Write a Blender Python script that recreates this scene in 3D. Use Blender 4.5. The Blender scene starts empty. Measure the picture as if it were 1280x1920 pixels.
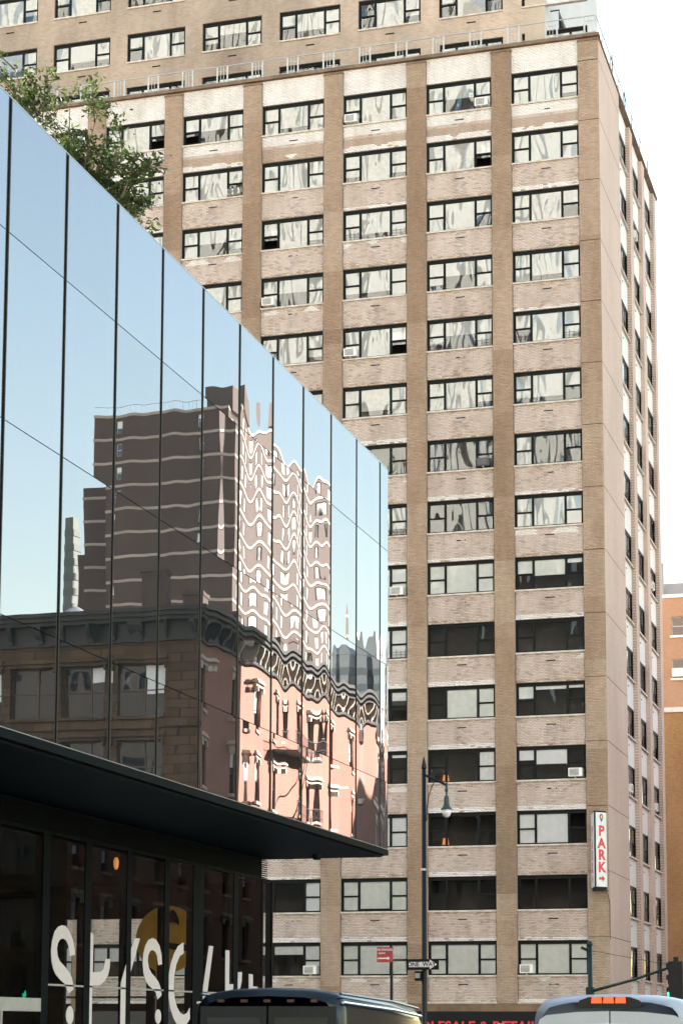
import bpy, bmesh, math, random
import numpy as np
from mathutils import Vector, Matrix
R = math.radians
random.seed(7)
rng = np.random.default_rng(11)
scene = bpy.context.scene
col = scene.collection

# ------------------------------------------------------------------ camera, sky, sun, exposure
cam_data = bpy.data.cameras.new('camera')
cam = bpy.data.objects.new('camera', cam_data); col.objects.link(cam); scene.camera = cam
cam_data.sensor_fit = 'HORIZONTAL'; cam_data.sensor_width = 24.0
cam_data.lens = 24.0 * 3836.1 / 1280
cam_data.shift_y = (1445.38 - 960) / 1280
cam_data.clip_start = 0.5; cam_data.clip_end = 6000
yaw, pitch, roll = 0.28936, 0.12537, 0.00309
fw = Vector((-math.sin(yaw), math.cos(yaw), 0)); rt = Vector((math.cos(yaw), math.sin(yaw), 0)); up = Vector((0, 0, 1))
f2 = fw * math.cos(pitch) + up * math.sin(pitch); u2 = up * math.cos(pitch) - fw * math.sin(pitch)
r3 = rt * math.cos(roll) + u2 * math.sin(roll); u3 = u2 * math.cos(roll) - rt * math.sin(roll)
M = Matrix(((r3.x, u3.x, -f2.x), (r3.y, u3.y, -f2.y), (r3.z, u3.z, -f2.z))).to_4x4()
M.translation = Vector((0, 0, 1.7)); cam.matrix_world = M
cam_data.dof.use_dof = True; cam_data.dof.focus_distance = 80; cam_data.dof.aperture_fstop = 5.0

SUN_EL, SUN_AZ = 23.0, -58.0            # azimuth measured from +Y, negative towards -X
world = bpy.data.worlds.new('World'); scene.world = world; world.use_nodes = True
wn = world.node_tree.nodes; wl = world.node_tree.links
sky = wn.new('ShaderNodeTexSky'); sky.sky_type = 'NISHITA'; sky.sun_disc = False
sky.sun_elevation = R(SUN_EL); sky.sun_rotation = R(SUN_AZ); sky.air_density = 1.5; sky.dust_density = 0.4; sky.ozone_density = 0.0
wl.new(sky.outputs[0], wn['Background'].inputs[0]); wn['Background'].inputs[1].default_value = 0.065
sd = bpy.data.lights.new('sun', 'SUN'); sd.energy = 4.8; sd.angle = R(0.5); sd.color = (1.0, 0.93, 0.84)
so = bpy.data.objects.new('sun', sd); col.objects.link(so)
ts = Vector((math.sin(R(SUN_AZ)) * math.cos(R(SUN_EL)), math.cos(R(SUN_AZ)) * math.cos(R(SUN_EL)), math.sin(R(SUN_EL))))
so.rotation_euler = ts.to_track_quat('Z', 'Y').to_euler(); so.location = (-60, 60, 90)
vs = scene.view_settings
vs.view_transform = 'Standard'; vs.look = 'None'; vs.gamma = 1; vs.use_curve_mapping = False; vs.exposure = 3.15
scene.cycles.max_bounces = 8; scene.cycles.diffuse_bounces = 3; scene.cycles.glossy_bounces = 4
scene.cycles.transparent_max_bounces = 10; scene.cycles.caustics_reflective = False; scene.cycles.caustics_refractive = False
scene.cycles.use_denoising = True

# ------------------------------------------------------------------ materials
MATS = {}
def nmat(name):
    m = bpy.data.materials.new(name); m.use_nodes = True; MATS[name] = m
    return m, m.node_tree.nodes, m.node_tree.links, m.node_tree.nodes['Principled BSDF']
def plain(name, c, rough=0.6, metal=0.0, var=0.12, scale=3.0, bump=0.0, spec=0.5):
    m, n, l, b = nmat(name)
    b.inputs['Roughness'].default_value = rough; b.inputs['Metallic'].default_value = metal
    b.inputs['Specular IOR Level'].default_value = spec
    tc = n.new('ShaderNodeTexCoord'); nz = n.new('ShaderNodeTexNoise'); nz.inputs['Scale'].default_value = scale; nz.inputs['Detail'].default_value = 5
    l.new(tc.outputs['Object'], nz.inputs['Vector'])
    mr = n.new('ShaderNodeMapRange'); mr.inputs['From Min'].default_value = .3; mr.inputs['From Max'].default_value = .7
    mr.inputs['To Min'].default_value = 1 - var; mr.inputs['To Max'].default_value = 1 + var; l.new(nz.outputs['Fac'], mr.inputs['Value'])
    mx = n.new('ShaderNodeMix'); mx.data_type = 'RGBA'; mx.blend_type = 'MULTIPLY'; mx.inputs['Factor'].default_value = 1
    mx.inputs[6].default_value = (*c, 1); l.new(mr.outputs[0], mx.inputs[7]); l.new(mx.outputs[2], b.inputs['Base Color'])
    if bump:
        bp = n.new('ShaderNodeBump'); bp.inputs['Strength'].default_value = bump; bp.inputs['Distance'].default_value = .01
        l.new(nz.outputs['Fac'], bp.inputs['Height']); l.new(bp.outputs[0], b.inputs['Normal'])
    return m
def emit(name, c, s):
    m, n, l, b = nmat(name); b.inputs['Base Color'].default_value = (*c, 1)
    b.inputs['Emission Color'].default_value = (*c, 1); b.inputs['Emission Strength'].default_value = s
    return m
def brickmat(name, c1, c2, mortar, axis='X', bw=.2, bh=.0667, ms=.009, dirt=.25, dirtscale=.35, bump=.5, rough=.85, streak=True):
    """brick courses laid out in world metres on a wall that runs along X or Y"""
    m, n, l, b = nmat(name); b.inputs['Roughness'].default_value = rough; b.inputs['Specular IOR Level'].default_value = .25
    g = n.new('ShaderNodeNewGeometry'); sp = n.new('ShaderNodeSeparateXYZ'); l.new(g.outputs['Position'], sp.inputs[0])
    cb = n.new('ShaderNodeCombineXYZ'); l.new(sp.outputs[0 if axis == 'X' else 1], cb.inputs[0]); l.new(sp.outputs[2], cb.inputs[1])
    br = n.new('ShaderNodeTexBrick'); br.inputs['Scale'].default_value = 1; br.inputs['Brick Width'].default_value = bw
    br.inputs['Row Height'].default_value = bh; br.inputs['Mortar Size'].default_value = ms; br.inputs['Mortar Smooth'].default_value = .1
    br.inputs['Color1'].default_value = (*c1, 1); br.inputs['Color2'].default_value = (*c2, 1); br.inputs['Mortar'].default_value = (*mortar, 1)
    l.new(cb.outputs[0], br.inputs['Vector'])
    mp = n.new('ShaderNodeMapping'); mp.inputs['Scale'].default_value = (1, 1, .35 if streak else 1); l.new(g.outputs['Position'], mp.inputs['Vector'])
    nz = n.new('ShaderNodeTexNoise'); nz.inputs['Scale'].default_value = dirtscale; nz.inputs['Detail'].default_value = 7; nz.inputs['Roughness'].default_value = .65
    l.new(mp.outputs[0], nz.inputs['Vector'])
    mr = n.new('ShaderNodeMapRange'); mr.inputs['From Min'].default_value = .3; mr.inputs['From Max'].default_value = .72
    mr.inputs['To Min'].default_value = 1 - dirt; mr.inputs['To Max'].default_value = 1 + dirt * .6; l.new(nz.outputs['Fac'], mr.inputs['Value'])
    mx = n.new('ShaderNodeMix'); mx.data_type = 'RGBA'; mx.blend_type = 'MULTIPLY'; mx.inputs['Factor'].default_value = 1
    l.new(br.outputs['Color'], mx.inputs[6]); l.new(mr.outputs[0], mx.inputs[7]); l.new(mx.outputs[2], b.inputs['Base Color'])
    bp = n.new('ShaderNodeBump'); bp.inputs['Strength'].default_value = bump; bp.inputs['Distance'].default_value = .012; bp.invert = True
    l.new(br.outputs['Fac'], bp.inputs['Height']); l.new(bp.outputs[0], b.inputs['Normal'])
    return m
def attrbrick(name):
    """real bricks: own colour for each brick from the mesh, weather stains over them"""
    m, n, l, b = nmat(name); b.inputs['Roughness'].default_value = .8; b.inputs['Specular IOR Level'].default_value = .3
    at = n.new('ShaderNodeAttribute'); at.attribute_name = 'Col'
    g = n.new('ShaderNodeNewGeometry'); mp = n.new('ShaderNodeMapping'); mp.inputs['Scale'].default_value = (1, 1, .3); l.new(g.outputs['Position'], mp.inputs['Vector'])
    nz = n.new('ShaderNodeTexNoise'); nz.inputs['Scale'].default_value = 1.1; nz.inputs['Detail'].default_value = 8; nz.inputs['Roughness'].default_value = .7
    l.new(mp.outputs[0], nz.inputs['Vector'])
    rp = n.new('ShaderNodeValToRGB'); rp.color_ramp.elements[0].position = .30; rp.color_ramp.elements[0].color = (.66, .60, .54, 1)
    rp.color_ramp.elements[1].position = .56; rp.color_ramp.elements[1].color = (1, 1, 1, 1); l.new(nz.outputs['Fac'], rp.inputs[0])
    mx = n.new('ShaderNodeMix'); mx.data_type = 'RGBA'; mx.blend_type = 'MULTIPLY'; mx.inputs['Factor'].default_value = .62
    l.new(at.outputs['Color'], mx.inputs[6]); l.new(rp.outputs[0], mx.inputs[7]); l.new(mx.outputs[2], b.inputs['Base Color'])
    nf = n.new('ShaderNodeTexNoise'); nf.inputs['Scale'].default_value = 60; l.new(g.outputs['Position'], nf.inputs['Vector'])
    bp = n.new('ShaderNodeBump'); bp.inputs['Strength'].default_value = .35; bp.inputs['Distance'].default_value = .004
    l.new(nf.outputs['Fac'], bp.inputs['Height']); l.new(bp.outputs[0], b.inputs['Normal'])
    return m
def mirror_glass(name, ior, tint, body, wob=0.0, wscale=1.0, thin=False, rough=0.0, smudge=0.0):
    """reflecting glass: fresnel mix of a sharp reflection and either a dark body or the room behind (thin)"""
    m, n, l, b = nmat(name); n.remove(b); out = n['Material Output']
    gl = n.new('ShaderNodeBsdfGlossy'); gl.inputs['Color'].default_value = (*tint, 1); gl.inputs['Roughness'].default_value = rough
    if thin: bd = n.new('ShaderNodeBsdfTransparent')
    else: bd = n.new('ShaderNodeBsdfDiffuse')
    bd.inputs['Color'].default_value = (*body, 1)
    fr = n.new('ShaderNodeFresnel'); fr.inputs['IOR'].default_value = ior
    mx = n.new('ShaderNodeMixShader'); l.new(fr.outputs[0], mx.inputs[0]); l.new(bd.outputs[0], mx.inputs[1]); l.new(gl.outputs[0], mx.inputs[2])
    if wob:
        tc = n.new('ShaderNodeTexCoord'); oi = n.new('ShaderNodeObjectInfo')
        mu = n.new('ShaderNodeVectorMath'); mu.operation = 'SCALE'; mu.inputs[0].default_value = (37, 91, 53); l.new(oi.outputs['Random'], mu.inputs['Scale'])
        ad = n.new('ShaderNodeVectorMath'); l.new(tc.outputs['Object'], ad.inputs[0]); l.new(mu.outputs[0], ad.inputs[1])
        mp = n.new('ShaderNodeMapping'); mp.inputs['Rotation'].default_value = (0, .45, 0); mp.inputs['Scale'].default_value = (1.5, 1, .55); l.new(ad.outputs[0], mp.inputs['Vector'])
        nz = n.new('ShaderNodeTexNoise'); nz.inputs['Scale'].default_value = wscale; nz.inputs['Detail'].default_value = 1.0; nz.inputs['Distortion'].default_value = .6
        l.new(mp.outputs[0], nz.inputs['Vector'])
        bp = n.new('ShaderNodeBump'); bp.inputs['Strength'].default_value = 1; bp.inputs['Distance'].default_value = wob; l.new(nz.outputs['Fac'], bp.inputs['Height'])
        l.new(bp.outputs[0], gl.inputs['Normal'])
    if smudge:
        oi = n.new('ShaderNodeObjectInfo'); tr_ = n.new('ShaderNodeMapRange'); tr_.inputs['To Min'].default_value = .93; tr_.inputs['To Max'].default_value = 1.0; l.new(oi.outputs['Random'], tr_.inputs['Value'])
        tm = n.new('ShaderNodeMix'); tm.data_type = 'RGBA'; tm.blend_type = 'MULTIPLY'; tm.inputs['Factor'].default_value = 1; tm.inputs[6].default_value = (*tint, 1); l.new(tr_.outputs[0], tm.inputs[7]); l.new(tm.outputs[2], gl.inputs['Color'])
        df = n.new('ShaderNodeBsdfDiffuse'); df.inputs['Color'].default_value = (.55, .57, .56, 1)
        m2 = n.new('ShaderNodeMixShader'); g = n.new('ShaderNodeNewGeometry')
        nz2 = n.new('ShaderNodeTexNoise'); nz2.inputs['Scale'].default_value = 2.5; nz2.inputs['Detail'].default_value = 6; mp2 = n.new('ShaderNodeMapping'); mp2.inputs['Scale'].default_value = (1.6, 1.6, .12); l.new(g.outputs['Position'], mp2.inputs['Vector']); l.new(mp2.outputs[0], nz2.inputs['Vector'])
        mm = n.new('ShaderNodeMath'); mm.operation = 'MULTIPLY'; mm.inputs[1].default_value = smudge; l.new(nz2.outputs['Fac'], mm.inputs[0])
        l.new(mm.outputs[0], m2.inputs[0]); l.new(mx.outputs[0], m2.inputs[1]); l.new(df.outputs[0], m2.inputs[2]); mx = m2
    l.new(mx.outputs[0], out.inputs['Surface'])
    return m
plain('asphalt', (.05, .05, .052), .9, var=.25, scale=1.5); plain('concrete', (.36, .35, .33), .85, var=.12, scale=1.2)
plain('kerb_stone', (.30, .30, .29), .8); plain('road_paint', (.75, .75, .72), .6)
plain('dark_frame', (.006, .008, .0075), .55, var=.3, spec=.12); plain('mullion', (.004, .006, .0065), .6, var=.2, spec=.02)
plain('gasket', (.05, .05, .042), .5, spec=.2); plain('edge_alu', (.42, .44, .44), .35, metal=.7)
plain('stone_sill', (.48, .42, .36), .8, var=.2, scale=4); plain('coping', (.16, .10, .06), .85, var=.3, scale=2)
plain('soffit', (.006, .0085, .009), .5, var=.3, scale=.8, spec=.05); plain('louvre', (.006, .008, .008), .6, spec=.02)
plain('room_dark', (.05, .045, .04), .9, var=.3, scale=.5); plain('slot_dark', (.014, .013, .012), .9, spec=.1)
plain('blind', (.84, .91, .94), .7, var=.05); plain('curtain', (.82, .86, .87), .8, var=.12, scale=6); plain('blind_grey', (.78, .85, .83), .8, var=.08)
plain('rail_metal', (.38, .39, .38), .4, metal=.3); plain('ac_white', (.68, .66, .60), .5, var=.12); plain('ac_dark', (.10, .10, .10), .6); plain('ac_black', (.03, .03, .032), .4)
plain('white_paint', (.80, .79, .76), .6, var=.06); plain('sign_red', (.28, .03, .035), .4); plain('sign_black', (.006, .006, .0065), .5, spec=.2)
plain('letter_red', (.62, .03, .04), .4); plain('letter_white', (.50, .46, .44), .5, var=.03); plain('sign_white', (.62, .63, .63), .35, var=.07, scale=5)
plain('steel_green', (.006, .022, .02), .45, spec=.25); plain('pole_black', (.005, .007, .008), .45, spec=.2); plain('lamp_green', (.012, .036, .037), .35, spec=.4)
plain('globe', (.62, .60, .60), .25, var=.03); plain('bark', (.09, .065, .045), .9, var=.3, scale=8)
plain('tank_wood', (.12, .09, .07), .9); plain('cream_stone', (.50, .43, .36), .8, var=.15, scale=1.5); plain('cornice_dark', (.013, .014, .0145), .6, var=.3, scale=2)
plain('band_stone', (.36, .31, .27), .8, var=.15, scale=.3); plain('iron', (.02, .02, .02), .5); plain('roof_tar', (.06, .06, .06), .9); plain('white_trim', (.74, .72, .68), .7, var=.08)
plain('van_dark', (.004, .007, .010), .2, var=.05, spec=.35); plain('van_silver', (.29, .33, .375), .3, metal=.1, var=.03); plain('car_white', (.62, .66, .72), .25, var=.03)
plain('tyre', (.02, .02, .02), .9); plain('rim', (.4, .4, .41), .35, metal=.8); plain('black_plastic', (.006, .006, .007), .5, spec=.25); plain('chrome', (.6, .6, .62), .15, metal=1, var=.02)
plain('yellow_panel', (.62, .33, .05), .6, var=.12); plain('interior_white', (.55, .54, .52), .7); plain('wood_brown', (.10, .055, .035), .7)
plain('pin_blue', (.05, .07, .16), .4); plain('pin_gold', (.75, .45, .10), .4); plain('pale_green', (.10, .12, .11), .7, var=.1, scale=.1); plain('grey_green', (.085, .10, .095), .7, var=.1, scale=.1); plain('slate', (.22, .24, .26), .7, var=.15, scale=.1); plain('slate_pale', (.42, .44, .45), .7, var=.1, scale=.1)
plain('bronze', (.03, .028, .024), .4); emit('brake_lit', (1.0, .07, .015), .16); emit('green_lit', (.03, .9, .5), 1.2); emit('room_lamp', (1.0, .36, .09), .06); plain('marker_red', (.035, .005, .004), .3)
attrbrick('brick_own')
brickmat('wall_mortar', (.40, .34, .28), (.36, .30, .24), (.33, .28, .23), 'X', dirt=.2)
brickmat('setback_light', (.50, .40, .31), (.46, .36, .28), (.42, .33, .26), 'X', dirt=.15)
brickmat('setback_brick', (.42, .325, .25), (.34, .25, .185), (.41, .33, .265), 'X', dirt=.5, dirtscale=.2)
brickmat('side_brick', (.55, .425, .36), (.50, .385, .325), (.38, .28, .23), 'Y', dirt=.14, dirtscale=.3, ms=.011)
brickmat('side_white', (.70, .69, .67), (.65, .64, .62), (.54, .53, .51), 'Y', dirt=.1)
brickmat('setback_white', (.50, .49, .48), (.47, .46, .45), (.40, .39, .38), 'Y', dirt=.08)
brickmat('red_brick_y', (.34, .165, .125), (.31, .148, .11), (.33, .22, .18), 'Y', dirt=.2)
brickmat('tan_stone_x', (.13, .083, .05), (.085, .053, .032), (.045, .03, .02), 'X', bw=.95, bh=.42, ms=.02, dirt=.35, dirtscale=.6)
brickmat('brown_brick_x', (.10, .072, .062), (.088, .063, .055), (.10, .078, .07), 'X', dirt=.15, dirtscale=.08)
brickmat('house_brick_y', (.30, .20, .165), (.27, .18, .145), (.30, .22, .19), 'Y', dirt=.15)
brickmat('brown_brick_y', (.105, .085, .078), (.095, .076, .07), (.11, .09, .083), 'Y', dirt=.12, dirtscale=.08)
brickmat('orange_brick', (.46, .27, .165), (.41, .235, .14), (.42, .28, .19), 'X', dirt=.2, dirtscale=.25)
brickmat('ochre_brick', (.50, .27, .10), (.38, .18, .06), (.42, .28, .16), 'X', dirt=.3, dirtscale=.3, ms=.014)
brickmat('pale_block', (.60, .55, .50), (.56, .51, .46), (.50, .45, .40), 'X', bw=1.2, bh=.5, dirt=.15)
brickmat('behind_brick', (.30, .19, .13), (.26, .16, .11), (.28, .2, .15), 'X', dirt=.2)
mirror_glass('facade_glass', 4.0, (1.0, .98, 1.0), (.003, .005, .006), smudge=.03)
mirror_glass('shop_glass', 1.17, (.9, .95, .95), (.86, .88, .87), thin=True)
mirror_glass('window_glass', 2.0, (.86, .96, 1.0), (1, 1, 1), wob=.06, wscale=.6, thin=True)
mirror_glass('plain_glass', 1.9, (.92, .96, 1.0), (.02, .024, .026), wob=.006, wscale=.7)
mirror_glass('clear_glass', 1.5, (.92, .97, 1.0), (1, 1, 1), wob=.05, wscale=.85, thin=True)
mirror_glass('dim_glass', 1.45, (.92, .96, 1.0), (.014, .015, .016), wob=.004, wscale=.7)
mirror_glass('sky_sheen_glass', 2.0, (.92, .96, 1.0), (.42, .42, .41), wob=.01, wscale=.7)  # pale body paints in the bright sky that these panes reflect
mirror_glass('vehicle_glass', 1.7, (.9, .96, 1.0), (.006, .01, .013))
def leafmat():
    m, n, l, b = nmat('leaf'); b.inputs['Roughness'].default_value = .55
    oi = n.new('ShaderNodeNewGeometry'); rp = n.new('ShaderNodeValToRGB')
    rp.color_ramp.elements[0].color = (.028, .05, .014, 1); rp.color_ramp.elements[1].color = (.10, .135, .04, 1)
    l.new(oi.outputs['Random Per Island'], rp.inputs[0]); l.new(rp.outputs[0], b.inputs['Base Color'])
    tr = n.new('ShaderNodeBsdfTranslucent'); l.new(rp.outputs[0], tr.inputs['Color']); mx = n.new('ShaderNodeMixShader'); mx.inputs[0].default_value = .3
    l.new(b.outputs[0], mx.inputs[1]); l.new(tr.outputs[0], mx.inputs[2]); l.new(mx.outputs[0], n['Material Output'].inputs['Surface'])
leafmat()

# ------------------------------------------------------------------ mesh helpers
class MB:
    def __init__(s): s.v = []; s.f = []
    def box(s, x0, x1, y0, y1, z0, z1):
        x0, x1 = min(x0, x1), max(x0, x1); y0, y1 = min(y0, y1), max(y0, y1); z0, z1 = min(z0, z1), max(z0, z1)
        b = len(s.v)
        s.v += [(x0,y0,z0),(x1,y0,z0),(x1,y1,z0),(x0,y1,z0),(x0,y0,z1),(x1,y0,z1),(x1,y1,z1),(x0,y1,z1)]
        s.f += [(b,b+3,b+2,b+1),(b+4,b+5,b+6,b+7),(b,b+1,b+5,b+4),(b+1,b+2,b+6,b+5),(b+2,b+3,b+7,b+6),(b+3,b,b+4,b+7)]
        return s
    def quad(s, a, b, c, d):
        k = len(s.v); s.v += [tuple(a), tuple(b), tuple(c), tuple(d)]; s.f.append((k, k+1, k+2, k+3)); return s
    def tube(s, pts, rad, n=10, cap=True):
        pts = [Vector(p) for p in pts]; rads = rad if isinstance(rad, (list, tuple)) else [rad] * len(pts)
        b = len(s.v); ref = None
        for i, p in enumerate(pts):
            t = (pts[min(i+1, len(pts)-1)] - pts[max(i-1, 0)]).normalized()
            if ref is None: ref = Vector((1,0,0)) if abs(t.x) < .8 else Vector((0,1,0))
            a = (ref - t * ref.dot(t)).normalized(); c = t.cross(a); ref = a
            for k in range(n):
                th = 2 * math.pi * k / n; s.v.append(tuple(p + (a * math.cos(th) + c * math.sin(th)) * rads[i]))
        for i in range(len(pts)-1):
            for k in range(n):
                s.f.append((b+i*n+k, b+i*n+(k+1)%n, b+(i+1)*n+(k+1)%n, b+(i+1)*n+k))
        if cap:
            s.f.append(tuple(b+k for k in range(n))[::-1]); s.f.append(tuple(b+(len(pts)-1)*n+k for k in range(n)))
        return s
    def lathe(s, prof, c, n=20):
        b = len(s.v)
        for r, z in prof:
            for k in range(n):
                th = 2*math.pi*k/n; s.v.append((c[0]+r*math.cos(th), c[1]+r*math.sin(th), c[2]+z))
        for i in range(len(prof)-1):
            for k in range(n): s.f.append((b+i*n+k, b+i*n+(k+1)%n, b+(i+1)*n+(k+1)%n, b+(i+1)*n+k))
        s.f.append(tuple(b+k for k in range(n))[::-1]); s.f.append(tuple(b+(len(prof)-1)*n+k for k in range(n)))
        return s
    def prism(s, poly, fn, d0, d1):
        """poly: 2-D outline, fn(u, v, d) -> point; extruded from d0 to d1"""
        n = len(poly); b = len(s.v)
        s.v += [tuple(fn(u, v, d0)) for u, v in poly] + [tuple(fn(u, v, d1)) for u, v in poly]
        s.f.append(tuple(range(b, b+n))); s.f.append(tuple(range(b+2*n-1, b+n-1, -1)))
        for i in range(n): s.f.append((b+i, b+n+i, b+n+(i+1)%n, b+(i+1)%n))
        return s
    def mesh(s, name, mat, smooth=False):
        me = bpy.data.meshes.new(name); me.from_pydata(s.v, [], s.f); me.materials.append(MATS[mat])
        if smooth: me.polygons.foreach_set('use_smooth', [True] * len(me.polygons))
        me.update(); return me
    def build(s, name, mat, parent=None, smooth=False, **kw):
        return ob(name, s.mesh(name, mat, smooth), parent, **kw)
def ob(name, me, parent=None, loc=None, rot=None, world=False, label=None, cat=None, group=None, kind=None):
    """world=True: the mesh is in world metres although the parent stands elsewhere"""
    o = bpy.data.objects.new(name, me); col.objects.link(o)
    if parent is not None:
        o.parent = parent
        if world: o.matrix_parent_inverse = wmat(parent).inverted()
    if loc is not None: o.location = loc
    if rot is not None: o.rotation_euler = rot
    return tag(o, label, cat, group, kind)
def wmat(o):
    m = Matrix.LocRotScale(o.location, o.rotation_euler, None)
    return m if o.parent is None else wmat(o.parent) @ o.matrix_parent_inverse @ m
def tag(o, label=None, cat=None, group=None, kind=None):
    if label: o['label'] = label
    if cat: o['category'] = cat
    if group: o['group'] = group
    if kind: o['kind'] = kind
    return o
def thing(name, loc, label, cat, group=None, rot=None):
    return ob(name, None, None, loc, rot, label=label, cat=cat, group=group)
def part(mb, name, mat, parent, smooth=False, **kw): return mb.build(name, mat, parent, smooth, world=True, **kw)
def text_mesh(txt, size, mat, ext=.006, align='CENTER', sx=1.0, bold=0.0):
    cu = bpy.data.curves.new('t', 'FONT'); cu.body = txt; cu.size = size; cu.extrude = ext; cu.align_x = align; cu.align_y = 'CENTER'; cu.offset = bold; cu.resolution_u = 3
    o = bpy.data.objects.new('t', cu); col.objects.link(o)
    dg = bpy.context.evaluated_depsgraph_get(); dg.update()
    me = bpy.data.meshes.new_from_object(o.evaluated_get(dg)); bpy.data.objects.remove(o); bpy.data.curves.remove(cu)
    me.transform(Matrix.Diagonal((sx, 1, 1, 1))); me.materials.clear(); me.materials.append(MATS[mat]); me.name = 'lettering'
    return me
class Facade:
    """a wall plane: u runs along it, z up, d goes into the building"""
    def __init__(s, o, u, n): s.o = Vector(o); s.u = Vector(u); s.n = Vector(n)
    def p(s, u, z, d=0.0): q = s.o + s.u * u - s.n * d; return (q.x, q.y, z)
    def box(s, mb, u0, u1, z0, z1, d0, d1):
        a = s.p(u0, z0, d0); b = s.p(u1, z1, d1); return mb.box(a[0], b[0], a[1], b[1], a[2], b[2])
    def wall(s, u0, u1, z0, z1, ops, d=0.0, reveal=.25, skip=None):
        """sheet with real openings and their reveals; ops = [(u0,u1,z0,z1)]"""
        mb = MB(); us = sorted({u0, u1, *[o[0] for o in ops], *[o[1] for o in ops]}); zs = sorted({z0, z1, *[o[2] for o in ops], *[o[3] for o in ops]})
        us = [x for x in us if u0 <= x <= u1]; zs = [x for x in zs if z0 <= x <= z1]
        for i in range(len(us)-1):
            run = None
            for j in range(len(zs)-1):
                cu, cz = (us[i]+us[i+1])/2, (zs[j]+zs[j+1])/2
                hole = any(o[0] < cu < o[1] and o[2] < cz < o[3] for o in ops)
                if not hole: mb.quad(s.p(us[i], zs[j], d), s.p(us[i+1], zs[j], d), s.p(us[i+1], zs[j+1], d), s.p(us[i], zs[j+1], d))
        for a, b, c, e in ops:
            r = d + reveal
            mb.quad(s.p(a, c, d), s.p(b, c, d), s.p(b, c, r), s.p(a, c, r)); mb.quad(s.p(a, e, d), s.p(b, e, d), s.p(b, e, r), s.p(a, e, r))
            mb.quad(s.p(a, c, d), s.p(a, e, d), s.p(a, e, r), s.p(a, c, r)); mb.quad(s.p(b, c, d), s.p(b, e, d), s.p(b, e, r), s.p(b, c, r))
        return mb
    def rotz(s): return math.atan2(s.u.y, s.u.x)
def gz(y): return 0.0 if y < 5 else (-.03 * (y - 5) if y < 50 else -1.35)

# ------------------------------------------------------------------ ground, road, pavements
def strip(name, mat, x0, x1, y0, y1, h):
    ys = [y for y in (y0, 5, 50, y1) if y0 <= y <= y1]; ys = sorted(set(ys)); mb = MB()
    for a, b in zip(ys[:-1], ys[1:]):
        A, B = gz(a) + h, gz(b) + h
        mb.quad((x0,a,A),(x1,a,A),(x1,b,B),(x0,b,B))
        if h > .05:
            mb.quad((x0,a,A),(x0,b,B),(x0,b,B-h),(x0,a,A-h)); mb.quad((x1,a,A),(x1,b,B),(x1,b,B-h),(x1,a,A-h))
    if h > .05:
        for y in (y0, y1): mb.quad((x0,y,gz(y)+h),(x1,y,gz(y)+h),(x1,y,gz(y)),(x0,y,gz(y)))
    return mb.build(name, mat, kind='structure')
strip('ground', 'concrete', -2500, 2500, -400, 4500, -.012)
strip('road', 'asphalt', -9.9, 1.2, -300, 900, 0)
strip('avenue_road', 'asphalt', -600, 600, 54.5, 80.5, .004)
for k, (a, b, c, d) in enumerate([(-13.6, -9.9, -200, 54.5), (1.2, 4.84, -200, 54.5), (-13.6, -9.9, 80.5, 600), (1.2, 4.84, 80.5, 600),
                                  (-200, -13.6, 49.9, 54.5), (4.84, 200, 50, 54.5), (-200, -13.6, 80.5, 84.8), (4.84, 200, 80.5, 85)]):
    strip('pavement', 'concrete', a, b, c, d, .13)
mk = MB()
for k in range(9):
    mk.quad((-9.4+k*1.15, 51.5, -1.341), (-8.8+k*1.15, 51.5, -1.341), (-8.8+k*1.15, 53.6, -1.341), (-9.4+k*1.15, 53.6, -1.341))
mk.build('road_marking', 'road_paint', kind='structure')

# ------------------------------------------------------------------ glass building (left foreground)
XG, YC = -13.609, 49.85
gb = thing('glass_building', (-22, 40, gz(50)), 'low building with overhanging mirror glass upper storeys and dark shopfront below', 'building')
ROWZ = [6.20, 7.90, 10.92, 13.91, 16.08]
MY = [27.56 + 2.151 * k for k in range(-6, 11)]          # joints between glass panels
MY = MY + [YC]
def wavy(y0, y1, z0, z1, seed):
    r = random.Random(seed); ny, nz = 20, 10; mb = MB(); w = y1 - y0
    far = min(1.0, max(0.0, (y0 - 27) / 14))
    A = .0003 + .0007 * far; ph = r.uniform(-1.1, 1.1); A *= r.uniform(.55, 1.35); ph2 = r.uniform(0, 6); ph3 = r.uniform(0, 6)
    a2 = r.uniform(.25, .5); tx = r.uniform(-.0011, .0011); tz = r.uniform(-.001, .001); wz = r.uniform(.7, 1.1)
    for j in range(nz + 1):
        for i in range(ny + 1):
            u = i / ny; v = j / nz; z = z0 + (z1 - z0) * v
            d = A * (math.cos(2*math.pi*u + ph) + a2 * math.cos(4*math.pi*u + ph2) * (.6 + .4*math.sin(2.1*z*wz + ph3))) + .0002 * (.6 + far) * math.sin(2.6 * z * wz + ph2 + 2 * u)
            d += tx * (u - .5) * w + tz * (v - .5)
            mb.v.append((d, y0 + w * u, z))
    for j in range(nz):
        for i in range(ny):
            k = j * (ny + 1) + i; mb.f.append((k, k + 1, k + ny + 2, k + ny + 1))
    return mb
for i in range(len(MY) - 1):
    y0, y1 = MY[i] + .06, MY[i+1] - .06
    if i == len(MY) - 2: y1 = YC - .015
    for j in range(4):
        m_ = wavy(y0, y1, ROWZ[j] + .008, ROWZ[j+1] - .008, i * 10 + j)
        m_.v = [(XG + a, b, c) for a, b, c in m_.v]
        part(m_, 'glass_panel', 'facade_glass', gb, smooth=True)
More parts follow.
